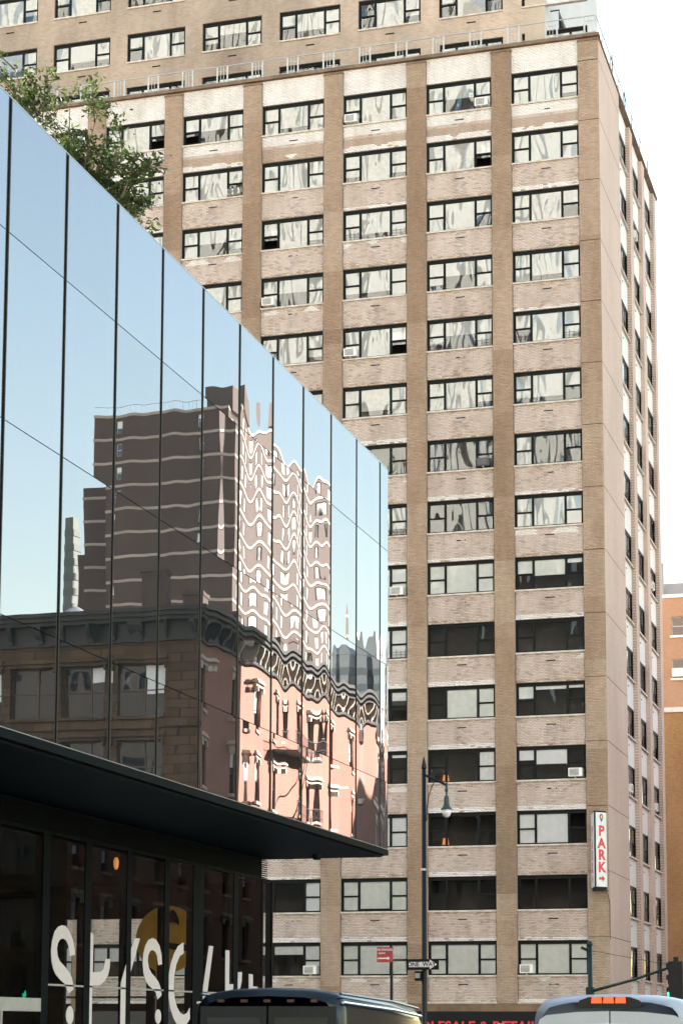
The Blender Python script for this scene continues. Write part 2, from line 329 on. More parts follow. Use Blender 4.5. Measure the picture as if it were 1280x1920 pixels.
for i in range(1, len(MY) - 1):                          # recessed dark joints with a thin metal edge
    m_ = MB().box(XG - .09, XG - .014, MY[i] - .10, MY[i] + .10, 6.15, 16.06)
    part(m_, 'mullion', 'mullion', gb)
    e = MB().box(XG - .05, XG + .004, MY[i] + .053, MY[i] + .059, 6.2, 16.07).box(XG - .05, XG + .004, MY[i] - .059, MY[i] - .053, 6.2, 16.07)
    part(e, 'glass_edge', 'gasket', gb)
for z in ROWZ[1:4]: part(MB().box(XG - .06, XG - .012, MY[0], YC - .03, z - .02, z + .02), 'transom', 'mullion', gb)
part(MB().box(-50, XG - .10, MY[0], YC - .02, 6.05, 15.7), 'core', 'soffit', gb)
part(MB().box(-50, XG - .02, YC - .02, YC, 6.06, 16.06), 'end_wall', 'plain_glass', gb)
part(MB().box(XG - .5, XG - .004, MY[0], YC - .01, 16.085, 16.10), 'roof_edge', 'edge_alu', gb)
part(MB().box(XG - .12, XG + .012, MY[0], YC, 6.04, 6.185).box(-40, XG - .12, YC - .1, YC + .004, 6.035, 6.185), 'fascia', 'mullion', gb)
part(MB().box(XG - .06, XG + .02, MY[0], YC, 6.187, 6.196), 'drip_edge', 'edge_alu', gb)
for k in range(11):                                       # soffit boards
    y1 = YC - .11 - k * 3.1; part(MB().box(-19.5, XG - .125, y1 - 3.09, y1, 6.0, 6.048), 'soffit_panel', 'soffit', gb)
part(MB().lathe([(.09, -.13), (.12, -.08), (.12, 0)], (-15.1, 48.6, 6.0), 14), 'soffit_camera', 'black_plastic', gb)
XS = -16.7
for k in range(9):                                        # louvre band under the soffit
    z = 5.5 + k * .055
    part(MB().prism([(0, 0), (.10, -.02), (.10, .004), (0, .03)], lambda u, v, d, z=z: (XS - .1 + u, d, z + v), 12, 49.5), 'louvre_blade', 'louvre', gb)
part(MB().box(-40, XS - .12, 12, 49.4, 5.45, 6.0), 'louvre_back', 'slot_dark', gb)
SM = [14.6, 16.8, 18.9, 21.1, 23.2, 25.4, 27.5, 29.7, 31.8, 34.0, 36.16, 38.16, 40.33, 42.52, 44.5, 47.1, 49.1, 49.88]
for i in range(len(SM) - 1):
    a, b, c = SM[i] + .03, SM[i+1] - .03, gz(SM[i]) + .2; pg = MB().quad((XS, a, c), (XS, b, c), (XS, b, 5.41), (XS, a, 5.41)); part(pg, 'shop_pane', 'shop_glass', gb)
wide = {10: .16, 11: .15, 12: .13, 13: .15, 14: .34, 15: .16, 16: .05, 17: .05}
for i, y in enumerate(SM):
    w = wide.get(i, .14); part(MB().box(XS - .16, XS + .014, y - w, y + w, gz(y) + .1, 5.42), 'shop_mullion', 'mullion', gb)
part(MB().box(XS - .1, XS + .02, 12, 49.95, 5.42, 5.47), 'shop_header', 'mullion', gb)
part(MB().box(XS - .09, XS + .012, 36.3, 46.9, 2.50, 2.535), 'shop_transom', 'edge_alu', gb)
part(MB().box(XS - .4, XS + .02, 30.0, 36.0, 2.0, 2.25), 'door_header', 'edge_alu', gb)
for y in (30.6, 32.4, 34.3): part(MB().box(XS - .2, XS + .03, y - .04, y + .04, gz(34) + .1, 2.0), 'door_stile', 'edge_alu', gb)
# shop room: dark ceiling and back wall, glazed again towards the avenue so the street shows through
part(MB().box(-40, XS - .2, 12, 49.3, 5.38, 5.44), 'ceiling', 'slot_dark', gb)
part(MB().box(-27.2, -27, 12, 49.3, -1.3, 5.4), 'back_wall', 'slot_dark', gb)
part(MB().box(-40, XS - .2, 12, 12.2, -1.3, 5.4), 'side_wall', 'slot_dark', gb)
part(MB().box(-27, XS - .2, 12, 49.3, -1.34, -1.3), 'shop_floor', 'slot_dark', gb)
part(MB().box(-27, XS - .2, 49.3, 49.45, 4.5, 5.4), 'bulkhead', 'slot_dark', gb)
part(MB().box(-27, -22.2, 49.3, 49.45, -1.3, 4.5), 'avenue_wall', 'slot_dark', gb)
for x0, x1 in ((-22.2, -19.9), (-19.7, -18.85)):
    part(MB().quad((x0, 49.36, -1.2), (x1, 49.36, -1.2), (x1, 49.36, 4.48), (x0, 49.36, 4.48)), 'avenue_pane', 'shop_glass', gb)
for x in (-19.8,): part(MB().box(x - .1, x + .1, 49.3, 49.46, -1.3, 4.5), 'avenue_mullion', 'mullion', gb)
part(MB().box(-18.85, XS - .1, 49.3, 49.5, -1.3, 5.4), 'corner_post', 'mullion', gb)
part(MB().box(-27, -18, 49.33, 49.39, 2.45, 2.5), 'avenue_transom', 'edge_alu', gb)
# letters applied to the shop glass
LETTERS = {
 'S1':[ (37.30,3.10),(37.57,3.13),(37.53,3.27),(37.44,3.43),(37.26,3.60),(37.09,3.68),(36.93,3.69),(36.74,3.65),(36.58,3.55),(36.47,3.36),(36.43,3.16),(36.47,2.96),(36.55,2.83),(36.67,2.72),(36.89,2.62),(37.09,2.55),(37.21,2.45),(37.28,2.36),(37.53,2.45),(37.50,2.55),(37.42,2.69),(37.27,2.80),(37.05,2.90),(36.85,2.98),(36.74,3.08),(36.70,3.22),(36.74,3.33),(36.83,3.40),(36.95,3.43),(37.10,3.41),(37.22,3.33),(37.28,3.21) ],
 'D1':[ (37.55,1.94),(37.54,1.88),(37.52,1.83),(37.48,1.79),(37.43,1.76),(37.38,1.75),(37.32,1.76),(37.27,1.79),(37.23,1.83),(37.20,1.88),(37.19,1.93),(37.20,1.99),(37.22,2.04),(37.26,2.08),(37.31,2.11),(37.36,2.12),(37.42,2.11),(37.47,2.08),(37.51,2.04),(37.54,1.99) ],
 'P1':[ (38.31,3.62),(38.46,3.58),(38.46,2.81),(38.84,2.83),(38.99,2.88),(39.06,2.99),(39.10,3.10),(39.35,3.11),(39.33,2.93),(39.24,2.76),(39.06,2.64),(38.85,2.56),(38.67,2.54),(38.45,2.55),(38.44,1.50),(38.26,1.50) ],
 'Y1':[ (40.65,3.59),(40.95,3.60),(40.46,2.86),(40.23,2.56),(40.21,1.49),(39.94,1.49),(39.94,2.63),(40.19,3.00),(40.44,3.33) ],
 'S2':[ (42.03,3.06),(42.26,3.09),(42.22,3.29),(42.09,3.49),(41.88,3.61),(41.67,3.64),(41.43,3.59),(41.27,3.46),(41.16,3.28),(41.13,3.08),(41.19,2.86),(41.33,2.69),(41.51,2.60),(41.75,2.53),(41.92,2.45),(42.01,2.31),(42.26,2.41),(42.21,2.55),(42.05,2.70),(41.84,2.80),(41.63,2.88),(41.48,2.99),(41.42,3.14),(41.45,3.27),(41.54,3.35),(41.68,3.38),(41.85,3.35),(41.96,3.26) ],
 'D2':[ (42.25,1.94),(42.24,1.89),(42.22,1.85),(42.18,1.82),(42.13,1.79),(42.08,1.78),(42.02,1.79),(41.97,1.81),(41.93,1.85),(41.90,1.89),(41.89,1.94),(41.90,1.99),(41.92,2.03),(41.96,2.07),(42.01,2.09),(42.06,2.10),(42.12,2.09),(42.17,2.07),(42.21,2.04),(42.24,1.99) ],
 'C':[ (43.56,3.62),(43.57,3.37),(43.34,3.31),(43.13,3.12),(43.02,2.88),(42.98,2.62),(43.05,2.36),(43.20,2.16),(43.39,2.04),(43.61,1.99),(43.83,2.03),(44.01,2.15),(44.02,1.90),(43.80,1.77),(43.51,1.72),(43.22,1.77),(43.00,1.90),(42.79,2.13),(42.68,2.38),(42.65,2.61),(42.69,2.90),(42.79,3.13),(42.98,3.35),(43.23,3.53) ],
 'A1':[ (45.23,3.61),(45.52,3.61),(45.15,2.53),(44.99,2.07),(44.67,2.06),(44.82,2.52) ],
 'P2':[ (46.37,3.55),(46.65,3.55),(46.65,2.74),(47.06,2.76),(47.21,2.83),(47.27,2.93),(47.28,3.05),(47.58,3.06),(47.55,2.83),(47.46,2.67),(47.19,2.59),(46.65,2.58),(46.65,2.03),(46.38,2.02),(46.38,2.62) ],
 'E':[ (48.09,3.03),(48.39,3.02),(48.40,2.73),(48.77,2.72),(48.77,2.62),(48.40,2.61),(48.41,2.24),(48.78,2.23),(48.78,2.14),(48.11,2.14) ],
}
fnL = lambda u, v, d: (XS + d, u, v)
for k, pieces in (('S', ('S1', 'D1')), ('P', ('P1',)), ('Y', ('Y1',)), ('S', ('S2', 'D2')), ('C', ('C',)), ('A', ('A1',)), ('P', ('P2',)), ('E', ('E',))):
    mb = MB()
    for q in pieces: mb.prism(LETTERS[q], fnL, .004, .012)
    part(mb, 'shop_letter', 'letter_white', gb)
# yellow round panel hanging inside, lamps
yp = thing('round_wall_sign', (-19.25, 49.1, 3.95), 'yellow round sign with dark arch hanging inside the dark shopfront', 'sign')
part(MB().prism([(math.cos(t*math.pi/16)*.86, math.sin(t*math.pi/16)*.86) for t in range(32)], lambda u, v, d: (-19.25+u, 49.1+d, 3.95+v), -.03, .03), 'disc', 'yellow_panel', yp)
part(MB().prism([(-.19, .36), (-.16, .55), (-.08, .7), (0, .76), (.08, .7), (.16, .55), (.19, .36), (.1, .41), (0, .43), (-.1, .41)], lambda u, v, d: (-19.1+u, 49.03+d, 3.95+v), -.01, .01), 'arch_mark', 'black_plastic', yp)
part(MB().prism([(-.5, -.02), (0, -.1), (.55, -.16), (.55, -.3), (.2, -.3), (0, -.26), (-.3, -.16)], lambda u, v, d: (-19.1+u, 49.03+d, 3.95+v), -.01, .01), 'lower_mark', 'black_plastic', yp)
part(MB().tube([(-19.25, 49.1, 4.8), (-19.25, 49.1, 5.38)], .015, 6), 'hanger', 'iron', yp)
pl = thing('pendant_lamp', (-17.3, 41.02, 5.40), 'small lit amber pendant lamp behind the dark shop glass', 'lamp')
part(MB().lathe([(.02, -.30), (.05, -.24), (.06, -.12), (.03, -.04)], (-17.3, 41.02, 5.40), 12), 'shade', 'room_lamp', pl, smooth=True)
part(MB().tube([(-17.3, 41.02, 5.34), (-17.3, 41.02, 5.40)], .012, 6), 'cord', 'iron', pl)

# ------------------------------------------------------------------ brick tower
Y0, X6, B, PW, ZT, WH, FL, XC = 84.865, -14.524, 3.89, .879, 43.888, 1.4376, 2.75, -13.609
bt = thing('brick_tower', (-25, 90, -1.35), 'tall tan brick apartment tower with ribbon windows and projecting piers', 'building')
FR = Facade((0, Y0, 0), (1, 0, 0), (0, -1, 0)); SD = Facade((XC, 0, 0), (0, 1, 0), (1, 0, 0))
def pier(i): return X6 - (6 - i) * B
DS = .10                                                   # spandrels sit back from the piers
ROWS = range(1, 16); COLS = range(-1, 6)
def hidden(x, z, m):                                       # far behind the glass building: not built in single bricks there
    if x < -23.2 - m and 9.1 + m < z < 1.7 + 1.0567 * abs(x) - m: return True
    return x < -37 - m and z < 9.1 + m
front_ops, wins = [], []
for r in ROWS:
    zt = ZT - (r - 1) * FL
    for c in COLS:
        u0, u1 = pier(c) + PW, pier(c + 1)
        front_ops.append((u0, u1, zt - WH, zt))
        if not (hidden(u0, zt, 1.2) and hidden(u1, zt - WH, 1.2)): wins.append((r, c, u0, zt - WH))
part(FR.wall(pier(-1), XC, 2.75, 45.1, front_ops, d=DS + .012, reveal=.3), 'wall', 'wall_mortar', bt)
for i in range(-1, 7):
    m_ = MB(); z1 = 44.92
    FR.box(m_, pier(i) + .012, (XC - .012 if i == 6 else pier(i) + PW - .012), 2.4, z1, .012, .35); part(m_, 'pier', 'wall_mortar', bt)
    m_ = MB(); FR.box(m_, pier(i) - .03, (XC + .03 if i == 6 else pier(i) + PW + .03), z1, z1 + .075, -.03, .2); part(m_, 'pier_cap', 'coping', bt)
# bricks: every one a small block of its own colour
BV, BC = [], []
def lay(fc, u0, u1, z0, z1, d, cfn, bl=.2, proud=.010, j=.009):
    n = max(1, round((z1 - z0) / .0667)); h = (z1 - z0) / n; out = []
    for k in range(n):
        us = [u0]; x = u0 + (bl if k % 2 == 0 else bl / 2)
        while x < u1 - .05: us.append(x); x += bl
        us.append(u1)
        for a, b in zip(us[:-1], us[1:]): out.append((a + j/2, b - j/2, z0 + k*h + j/2, z0 + (k+1)*h - j/2))
    o = np.array(out)
    cx, cz = (o[:,0]+o[:,1])/2, (o[:,2]+o[:,3])/2
    c = cfn(cx, cz)
    pr = proud + rng.uniform(-.0025, .0025, len(o))
    return o, c, np.full(len(o), d) - pr, np.full(len(o), d + .02)
def emitbricks(fc, o, c, d0, d1):
    V = np.zeros((len(o), 8, 3)); U = [0, 1, 1, 0]
    for k in range(8):
        u = o[:, 0] if k % 4 in (0, 3) else o[:, 1]; z = o[:, 2] if k % 4 in (0, 1) else o[:, 3]; d = d0 if k < 4 else d1
        V[:, k, 0] = fc.o.x + fc.u.x*u - fc.n.x*d; V[:, k, 1] = fc.o.y + fc.u.y*u - fc.n.y*d; V[:, k, 2] = z
    return V, np.repeat(c[:, None, :], 8, 1)
BF = np.array([(0,1,2,3),(0,4,5,1),(1,5,6,2),(2,6,7,3),(3,7,4,0)])
def brickmesh(name, V, C, mat):
    n = len(V); me = bpy.data.meshes.new(name); me.vertices.add(n*8); me.vertices.foreach_set('co', V.reshape(-1))
    F = (BF[None] + (np.arange(n)*8)[:, None, None]).reshape(-1); me.loops.add(len(F)); me.loops.foreach_set('vertex_index', F.astype(np.int32))
    me.polygons.add(len(F)//4); me.polygons.foreach_set('loop_start', np.arange(0, len(F), 4, dtype=np.int32)); 
    me.update(calc_edges=True); a = me.attributes.new('Col', 'FLOAT_COLOR', 'POINT')
    a.data.foreach_set('color', np.concatenate([C.reshape(-1, 3), np.ones((n*8, 1))], 1).reshape(-1).astype(np.float32))
    me.materials.append(MATS[mat]); me.validate(); return me
def mixc(a, b, t): return np.array(a)[None]*(1-t[:, None]) + np.array(b)[None]*t[:, None]
def vnoise(x, z, s, seed):
    return .5 + .25*(np.sin(x*s*1.7+seed)+np.sin(z*s*2.3+seed*1.7+.6*np.sin(x*s))*1.0)
WHITE, GREY, DUN = (.70, .64, .59), (.53, .42, .355), (.44, .32, .245)
def spandrel_col(kind, r, c, z0, z1, u0):
    rr = random.Random(r*31 + c*7 + 5)
    wtop = kind == 'parapet'; band = rr.random() if kind == 'sp' else 1
    def f(x, z):
        n = len(x); t = rng.random(n)
        col_ = mixc(GREY, (.59, .49, .425), t)
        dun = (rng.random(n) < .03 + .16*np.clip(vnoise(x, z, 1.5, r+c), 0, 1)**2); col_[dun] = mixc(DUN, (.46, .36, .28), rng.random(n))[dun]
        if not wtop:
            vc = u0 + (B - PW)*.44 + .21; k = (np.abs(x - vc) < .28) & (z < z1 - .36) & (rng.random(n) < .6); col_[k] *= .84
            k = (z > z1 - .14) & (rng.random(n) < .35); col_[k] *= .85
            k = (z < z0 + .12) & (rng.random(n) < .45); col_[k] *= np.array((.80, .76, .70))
        if wtop: w = np.ones(n, bool)
        else:
            w = np.zeros(n, bool); h = (z - z0) / (z1 - z0)
            if r == 1: w |= (h > .62) | ((h < .22) & (vnoise(x, z, 2, c) > .5))
            if band < .40: w |= (h < .10 + .08*rr.random()) & (rng.random(n) < .9)
            if band > .86: w |= (h > .8) & (vnoise(x, z, 2.2, r*c) > .62)
            if r == 15: w |= (h > .82) & (vnoise(x, z, 2.6, c) > .70)
        col_[w] = mixc(WHITE, (.74, .70, .67), rng.random(n))[w]
        if r == 1 and not wtop:
            k = (~w) & (h < .5); col_[k] = mixc(DUN, (.44, .34, .26), rng.random(n))[k]
        return col_
    return f
def pier_col(i):
    rr = random.Random(i*13 + 1); z = 2.4; bands = []
    while z < 46:
        h = rr.choice([FL, FL, FL*2, FL*.4, .7]); bands.append((z, z + h, rr.choice([(.38,.275,.195), (.355,.25,.173), (.40,.29,.207), (.335,.23,.155)] + ([(.395,.285,.203)]*4 if i == 6 else [(.29,.195,.128)])))); z += h
    def f(x, zz):
        n = len(x); c = np.zeros((n, 3))
        for a, b, q in bands:
            k = (zz >= a) & (zz < b); c[k] = q
        return c * (.90 + .2*rng.random((n, 1)))
    return f
allV, allC = [], []
single = None
for r in range(0, 16):
    for c in COLS:
        u0, u1 = pier(c) + PW, pier(c + 1)
        if r == 0: z0, z1 = ZT + .005, 45.08
        else: z1 = ZT - (r-1)*FL - WH - .075; z0 = (ZT - r*FL + .005) if r < 15 else 2.75
        if hidden(u0, z1, 2.0) and hidden(u1, z0, 2.0): continue
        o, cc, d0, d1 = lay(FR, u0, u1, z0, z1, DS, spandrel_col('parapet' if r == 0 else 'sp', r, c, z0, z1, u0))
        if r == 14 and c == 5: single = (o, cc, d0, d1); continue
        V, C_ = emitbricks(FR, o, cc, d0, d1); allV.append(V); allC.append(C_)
for i in range(-1, 7):
    u0, u1 = pier(i), (XC if i == 6 else pier(i) + PW)
    o, cc, d0, d1 = lay(FR, u0, u1, 2.42, 44.92, 0.0, pier_col(i), proud=.003, j=.006)
    keep = np.array([not hidden(a, b, 2.0) for a, b in zip(o[:, 0], o[:, 2])]); o, cc, d0, d1 = o[keep], cc[keep], d0[keep], d1[keep]
    V, C_ = emitbricks(FR, o, cc, d0, d1 + .0); allV.append(V); allC.append(C_)
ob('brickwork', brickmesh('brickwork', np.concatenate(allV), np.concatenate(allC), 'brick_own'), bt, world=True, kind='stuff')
o, cc, d0, d1 = single
V, C_ = emitbricks(FR, o, cc, d0, d1)
for k in range(len(o)):
    ctr = V[k].mean(0); ob('brick', brickmesh('brick', V[k:k+1] - ctr[None, None], C_[k:k+1], 'brick_own'), bt, loc=tuple(ctr - np.array((-25, 90, -1.35))))
# rest of the shell
SPY = [(90.65, 93.9), (94.8, 97.95), (98.85, 102.1)]
side_ops = [(a, b, ZT - (r-1)*FL - WH, ZT - (r-1)*FL) for r in ROWS for a, b in SPY]
part(SD.wall(84.87, 90.65, -1.4, 45.0, [], d=0), 'side_wall', 'side_brick', bt)
part(SD.wall(90.65, 102.98, 2.75, 45.0, side_ops, d=.2, reveal=.25), 'side_spandrel_wall', 'side_white', bt)
part(SD.wall(90.65, 102.98, -1.4, 2.75, [], d=.15), 'side_base', 'side_brick', bt)
for a, b in ((90.6, 90.65), (93.9, 94.8), (97.95, 98.85), (102.1, 103.0)):
    m_ = MB(); SD.box(m_, a, b, -1.4, 44.85, 0.002, .5); part(m_, 'side_pier', 'side_brick', bt)
for r in range(0, 15):                                     # thin control joints on the blank wall
    z = ZT - r*FL + .12; m_ = MB(); SD.box(m_, 84.9, 90.6, z, z + .022, -.003, .02); part(m_, 'joint', 'slot_dark', bt)
    m_ = MB(); FR.box(m_, pier(6) + .01, XC - .02, z + .0, z + .02, -.016, .02); part(m_, 'joint', 'slot_dark', bt)
part(MB().box(-46, XC - .5, Y0 + .5, 102.5, 44.9, 45.0), 'roof', 'roof_tar', bt)
part(MB().box(-46, XC - .4, 102.8, 103.0, -1.4, 45.0), 'rear_wall', 'side_brick', bt)
part(MB().box(-46, XC - .6, Y0 + 1.8, Y0 + 1.9, -1.3, 44.9), 'room_back', 'room_dark', bt)
part(MB().box(XC - 1.7, XC - 1.6, Y0 + 1.9, 102.4, -1.3, 44.9), 'room_back', 'room_dark', bt)
for r in range(0, 16):
    z = ZT - r*FL + .5; part(MB().box(-45, XC - .62, Y0 + .45, Y0 + 1.8, z - .05, z), 'floor_slab', 'room_dark', bt); part(MB().box(XC - 1.6, XC - .5, Y0 + 1.9, 102.3, z - .05, z), 'floor_slab', 'room_dark', bt)
part(MB().box(-85, -45.7, Y0 + .3, 103, -1.4, 44.8), 'west_shade_block', 'side_brick', bt)  # unseen block added only to keep the sun off the street lamp
part(MB().box(-45.7, -17.6, 103.05, 123.4, -1.4, 23.0), 'rear_mass', 'side_brick', bt)  # hidden block added to shade the lower fronts across the street
cp = MB()
for k in range(12):
    a = XC + .05 - k*2.8; part(MB().box(a - 2.79, a, Y0 - .06, Y0 + .35, 45.1, 45.24), 'coping_stone', 'coping', bt)
for k in range(6):
    a = Y0 + .36 + k*3.05; part(MB().box(XC - .35, XC + .05, a, a + 3.04, 45.0, 45.12), 'coping_stone', 'coping', bt)

# windows: frame with two hung sashes either side of a fixed light
FRM = {}
def window_meshes(w, h, glass='window_glass', dp=.09):
    key = (round(w, 2), round(h, 2), glass, dp)
    if key in FRM: return FRM[key]
    L, Rr = .11, w - .10; a, b = L + .64, Rr - .64; t0, t1 = .07, h - .15; mid = t0 + (t1 - t0) * .49
    mb = MB(); y0, y1 = .0, dp
    mb.box(0, L, y0, y1, 0, h).box(Rr, w, y0, y1, 0, h).box(L, Rr, y0, y1, 0, t0).box(L, Rr, y0, y1, t1, h)
    mb.box(a, a + .1, y0 + .002, y1, t0, t1).box(b - .1, b, y0 + .002, y1, t0, t1)
    mb.box(L, a, y0 + .003, y1 - .003, mid - .035, mid + .035).box(b, Rr, y0 + .003, y1 - .003, mid - .035, mid + .035)
    fr = mb.mesh('window_frame', 'dark_frame')
    def pane(x0, x1, z0, z1):
        q = MB().quad((x0, dp/2, z0), (x1, dp/2, z0), (x1, dp/2, z1), (x0, dp/2, z1)); return q.mesh('pane', glass)
    panes = [pane(L, a, t0, mid - .03), pane(L, a, mid + .03, t1), pane(a + .1, b - .1, t0, t1), pane(b, Rr, t0, mid - .03), pane(b, Rr, mid + .03, t1)]
    sl = MB()
    for k in range(3): sl.box(w*k/3 + .003, w*(k+1)/3 - .003, -.16, .05, -.075, 0)
    FRM[key] = (fr, panes, sl.mesh('sill', 'stone_sill'), (L, a, a + .1, b - .1, b, Rr, t0, t1, mid)); return FRM[key]
VENT = MB().box(0, .42, -.004, .03, 0, .05).mesh('vent', 'slot_dark')
VENTC = MB().box(0, .10, -.008, .0, .012, .04).box(.13, .24, -.008, 0, .012, .04).box(.27, .33, -.008, 0, .012, .04).mesh('vent_grille', 'coping')
GUARD = MB()
for z in (.0, .12, .24): GUARD.box(0, .62, 0, .012, z, z + .014)
for x in (0, .2, .4, .6): GUARD.box(x, x + .016, 0, .013, 0, .36 if x in (.2, .6) else .28)
GUARD = GUARD.mesh('window_guard', 'iron')
def add_window(fc, u, z, w, h, d, cfg, root, guards=(), vent=True, opened=(), glass='window_glass', dp=.09):
    fr, panes, sl, (L, a, c0, c1, b, Rr, t0, t1, mid) = window_meshes(w, h, glass, dp)
    base = Vector(fc.p(u, z, d)); rot = (0, 0, fc.rotz()); inv = -Vector(root.location)
    wo = ob('window', fr, root, loc=base + inv, rot=rot)
    for k, pm in enumerate(panes):
        p_ = ob('pane', pm, wo)
        if k in opened: p_.location = (0, .02, (mid - t0) * .72 if k in (0, 3) else 0)
    ob('sill', sl, wo)
    if vent:
        v = ob('vent', VENT, wo, loc=(w*.44, -(d - DS) - .008 if fc is FR else -.12, -.42)); 
    for k in guards: ob('window_guard', GUARD, wo, loc=(L if k == 0 else b, -.03, t0))
    mat, drops = cfg; mb = MB()
    for (x0, x1), q in zip(((L, a), (c0, c1), (b, Rr)), drops):
        if (0 in opened and x0 == L) or (3 in opened and x0 == b): q = min(q, .45)
        if q > 0: mb.box(x0 - .02, x1 + .02, .07, .08, t1 - (t1 - t0) * q, t1 + .02)
    if mb.v: mb.build('blind', mat, wo)
    return wo
CFG = {(9,4):('blind_grey',(1,1,1)), (9,5):('blind_grey',(.45,.55,.15)), (9,3):('blind',(1,1,1)), (10,4):('blind_grey',(0,0,0)), (10,5):('blind_grey',(0,0,0)), (10,3):('blind',(1,1,1)),
       (11,4):('blind_grey',(0,1,1)), (11,5):('blind_grey',(.42,.12,.1)), (11,3):('blind',(0,0,.3)), (12,4):('curtain',(0,0,1)), (12,5):('blind',(.35,.5,0)), (12,3):('blind',(0,0,.1)),
       (13,4):('blind',(0,0,.0)), (13,5):('blind',(1,1,0)), (13,3):('blind',(1,1,1)), (14,2):('blind',(0,0,1)), (14,3):('blind_grey',(1,.95,1)), (14,4):('blind',(0,0,0)), (14,5):('blind',(0,0,0)),
       (15,2):('blind_grey',(.3,.3,1)), (15,3):('blind_grey',(1,1,1)), (15,4):('blind_grey',(1,1,1)), (15,5):('blind_grey',(1,1,1)), (7,5):('blind',(1,0,0)), (7,4):('blind',(0,0,0)), (8,4):('blind',(0,0,0)), (8,5):('blind',(1,1,1)), (7,3):('blind',(0,0,0))}
GUARDS = {(5,5):(0,1), (5,4):(0,1), (3,3):(0,1), (8,3):(1,), (10,3):(1,)}
OPEN = {(1,1):(0,), (2,4):(3,), (1,0):(3,), (3,2):(0,), (5,3):(3,), (11,3):(3,)}
for r, c, u, z in wins:
    rr = random.Random(r*17 + c)
    cfg = CFG.get((r, c)) or (rr.choice(['blind', 'blind', 'curtain']), tuple(rr.choice([1, 1, 1, 1, .8, .5]) for _ in range(3)))
    add_window(FR, u, z, B - PW, WH, .19, cfg, bt, GUARDS.get((r, c), ()), True, OPEN.get((r, c), ()), 'clear_glass' if r > 8 else 'window_glass')
for r in ROWS:
    for k, (a, b) in enumerate(SPY):
        rr = random.Random(r*7 + k); add_window(SD, a, ZT - (r-1)*FL - WH, b - a, WH, .24, ('blind', tuple(rr.choice([1, .6, 0]) for _ in range(3))), bt, (), False, dp=.024)
        v = MB(); SD.box(v, a + 1.5, a + 1.75, ZT - (r-1)*FL - WH - .42, ZT - (r-1)*FL - WH - .37, .19, .23); part(v, 'vent', 'slot_dark', bt)
# setback storeys above the terrace
YS, XSB = 87.2, -16.38
SB = Facade((0, YS, 0), (1, 0, 0), (0, -1, 0)); SBS = Facade((XSB, 0, 0), (0, 1, 0), (1, 0, 0))
sops = []; zs = [45.42, 48.15, 50.95, 53.75]
for z in zs:
    for c in range(-2, 6): sops.append((pier(c) + PW + .06, pier(c+1) + .06, z, z + WH))
part(SB.wall(-50, XSB, 45, 56, sops, d=0, reveal=.25), 'setback_wall', 'setback_brick', bt)
part(SBS.wall(YS, 102, 45, 56, [(90.6, 92.6, 47.4, 49.6)], d=0), 'setback_side_wall', 'setback_white', bt)
part(MB().box(-50, XSB - .02, YS + 1.5, YS + 1.6, 45, 56), 'room_back', 'room_dark', bt)
part(MB().box(-50, XSB, YS, 102, 56, 56.1), 'setback_roof', 'roof_tar', bt)
for q, z in enumerate(zs):
    for c in range(-2, 6):
        rr = random.Random(q*5 + c + 90)
        add_window(SB, pier(c) + PW + .06, z, B - PW, WH, .1, (rr.choice(['blind', 'curtain']), tuple(rr.choice([1, 1, .7, .4, 0]) for _ in range(3))), bt, (), q > 0)
add_window(SBS, 90.6, 47.4, 2.0, 2.2, .1, ('blind', (0, 1, 0)), bt, (), False)
pl_ = MB(); SB.box(pl_, XSB - .95, XSB - .005, 45, 56, -.004, .05); part(pl_, 'corner_strip', 'setback_light', bt)
# terrace railing
rl = thing('terrace_railing', (-29, Y0 + .12, 45.24), 'pale metal terrace railing along the brick parapet top', 'railing')
part(MB().tube([(-46, Y0 + .12, 46.12), (XC - .1, Y0 + .12, 46.12)], .026, 8).tube([(XC - .1, Y0 + .12, 46.12), (XC - .1, 102.8, 46.12)], .026, 8), 'top_rail', 'rail_metal', rl)
part(MB().tube([(-46, Y0 + .12, 45.36), (XC - .1, Y0 + .12, 45.36)], .018, 6), 'bottom_rail', 'rail_metal', rl)
x = XC - .12; k = 0
while x > -45:
    part(MB().box(x - .035, x + .035, Y0 + .10, Y0 + .14, 45.24, 46.11), 'post', 'rail_metal', rl)
    part(MB().box(x - .535, x - .465, Y0 + .10, Y0 + .14, 45.24, 46.11), 'post', 'rail_metal', rl)
    part(MB().box(x - .34, x - .32, Y0 + .11, Y0 + .13, 45.36, 46.11).box(x - .2, x - .18, Y0 + .11, Y0 + .13, 45.36, 46.11).box(x - .47, x - .03, Y0 + .11, Y0 + .13, 45.88, 45.9), 'baluster', 'rail_metal', rl)
    x -= 1.72
for y in (86.6, 88.9, 91.2, 92.8, 95.5, 98.2, 100.9): part(MB().box(XC - .13, XC - .07, y - .03, y + .03, 45.12, 46.11), 'post', 'rail_metal', rl)
for y, s in ((88.95, 'nearer to the corner'), (92.8, 'farther from the corner')):
    ob('vent_pipe', MB().tube([(XC - .02, y, 45.1), (XC - .02, y, 46.15)], .028, 8).mesh('vent_pipe', 'steel_green'), label='thin upright blue-green pipe on the side parapet, ' + s, cat='pipe', group='thin pipes on the side parapet')
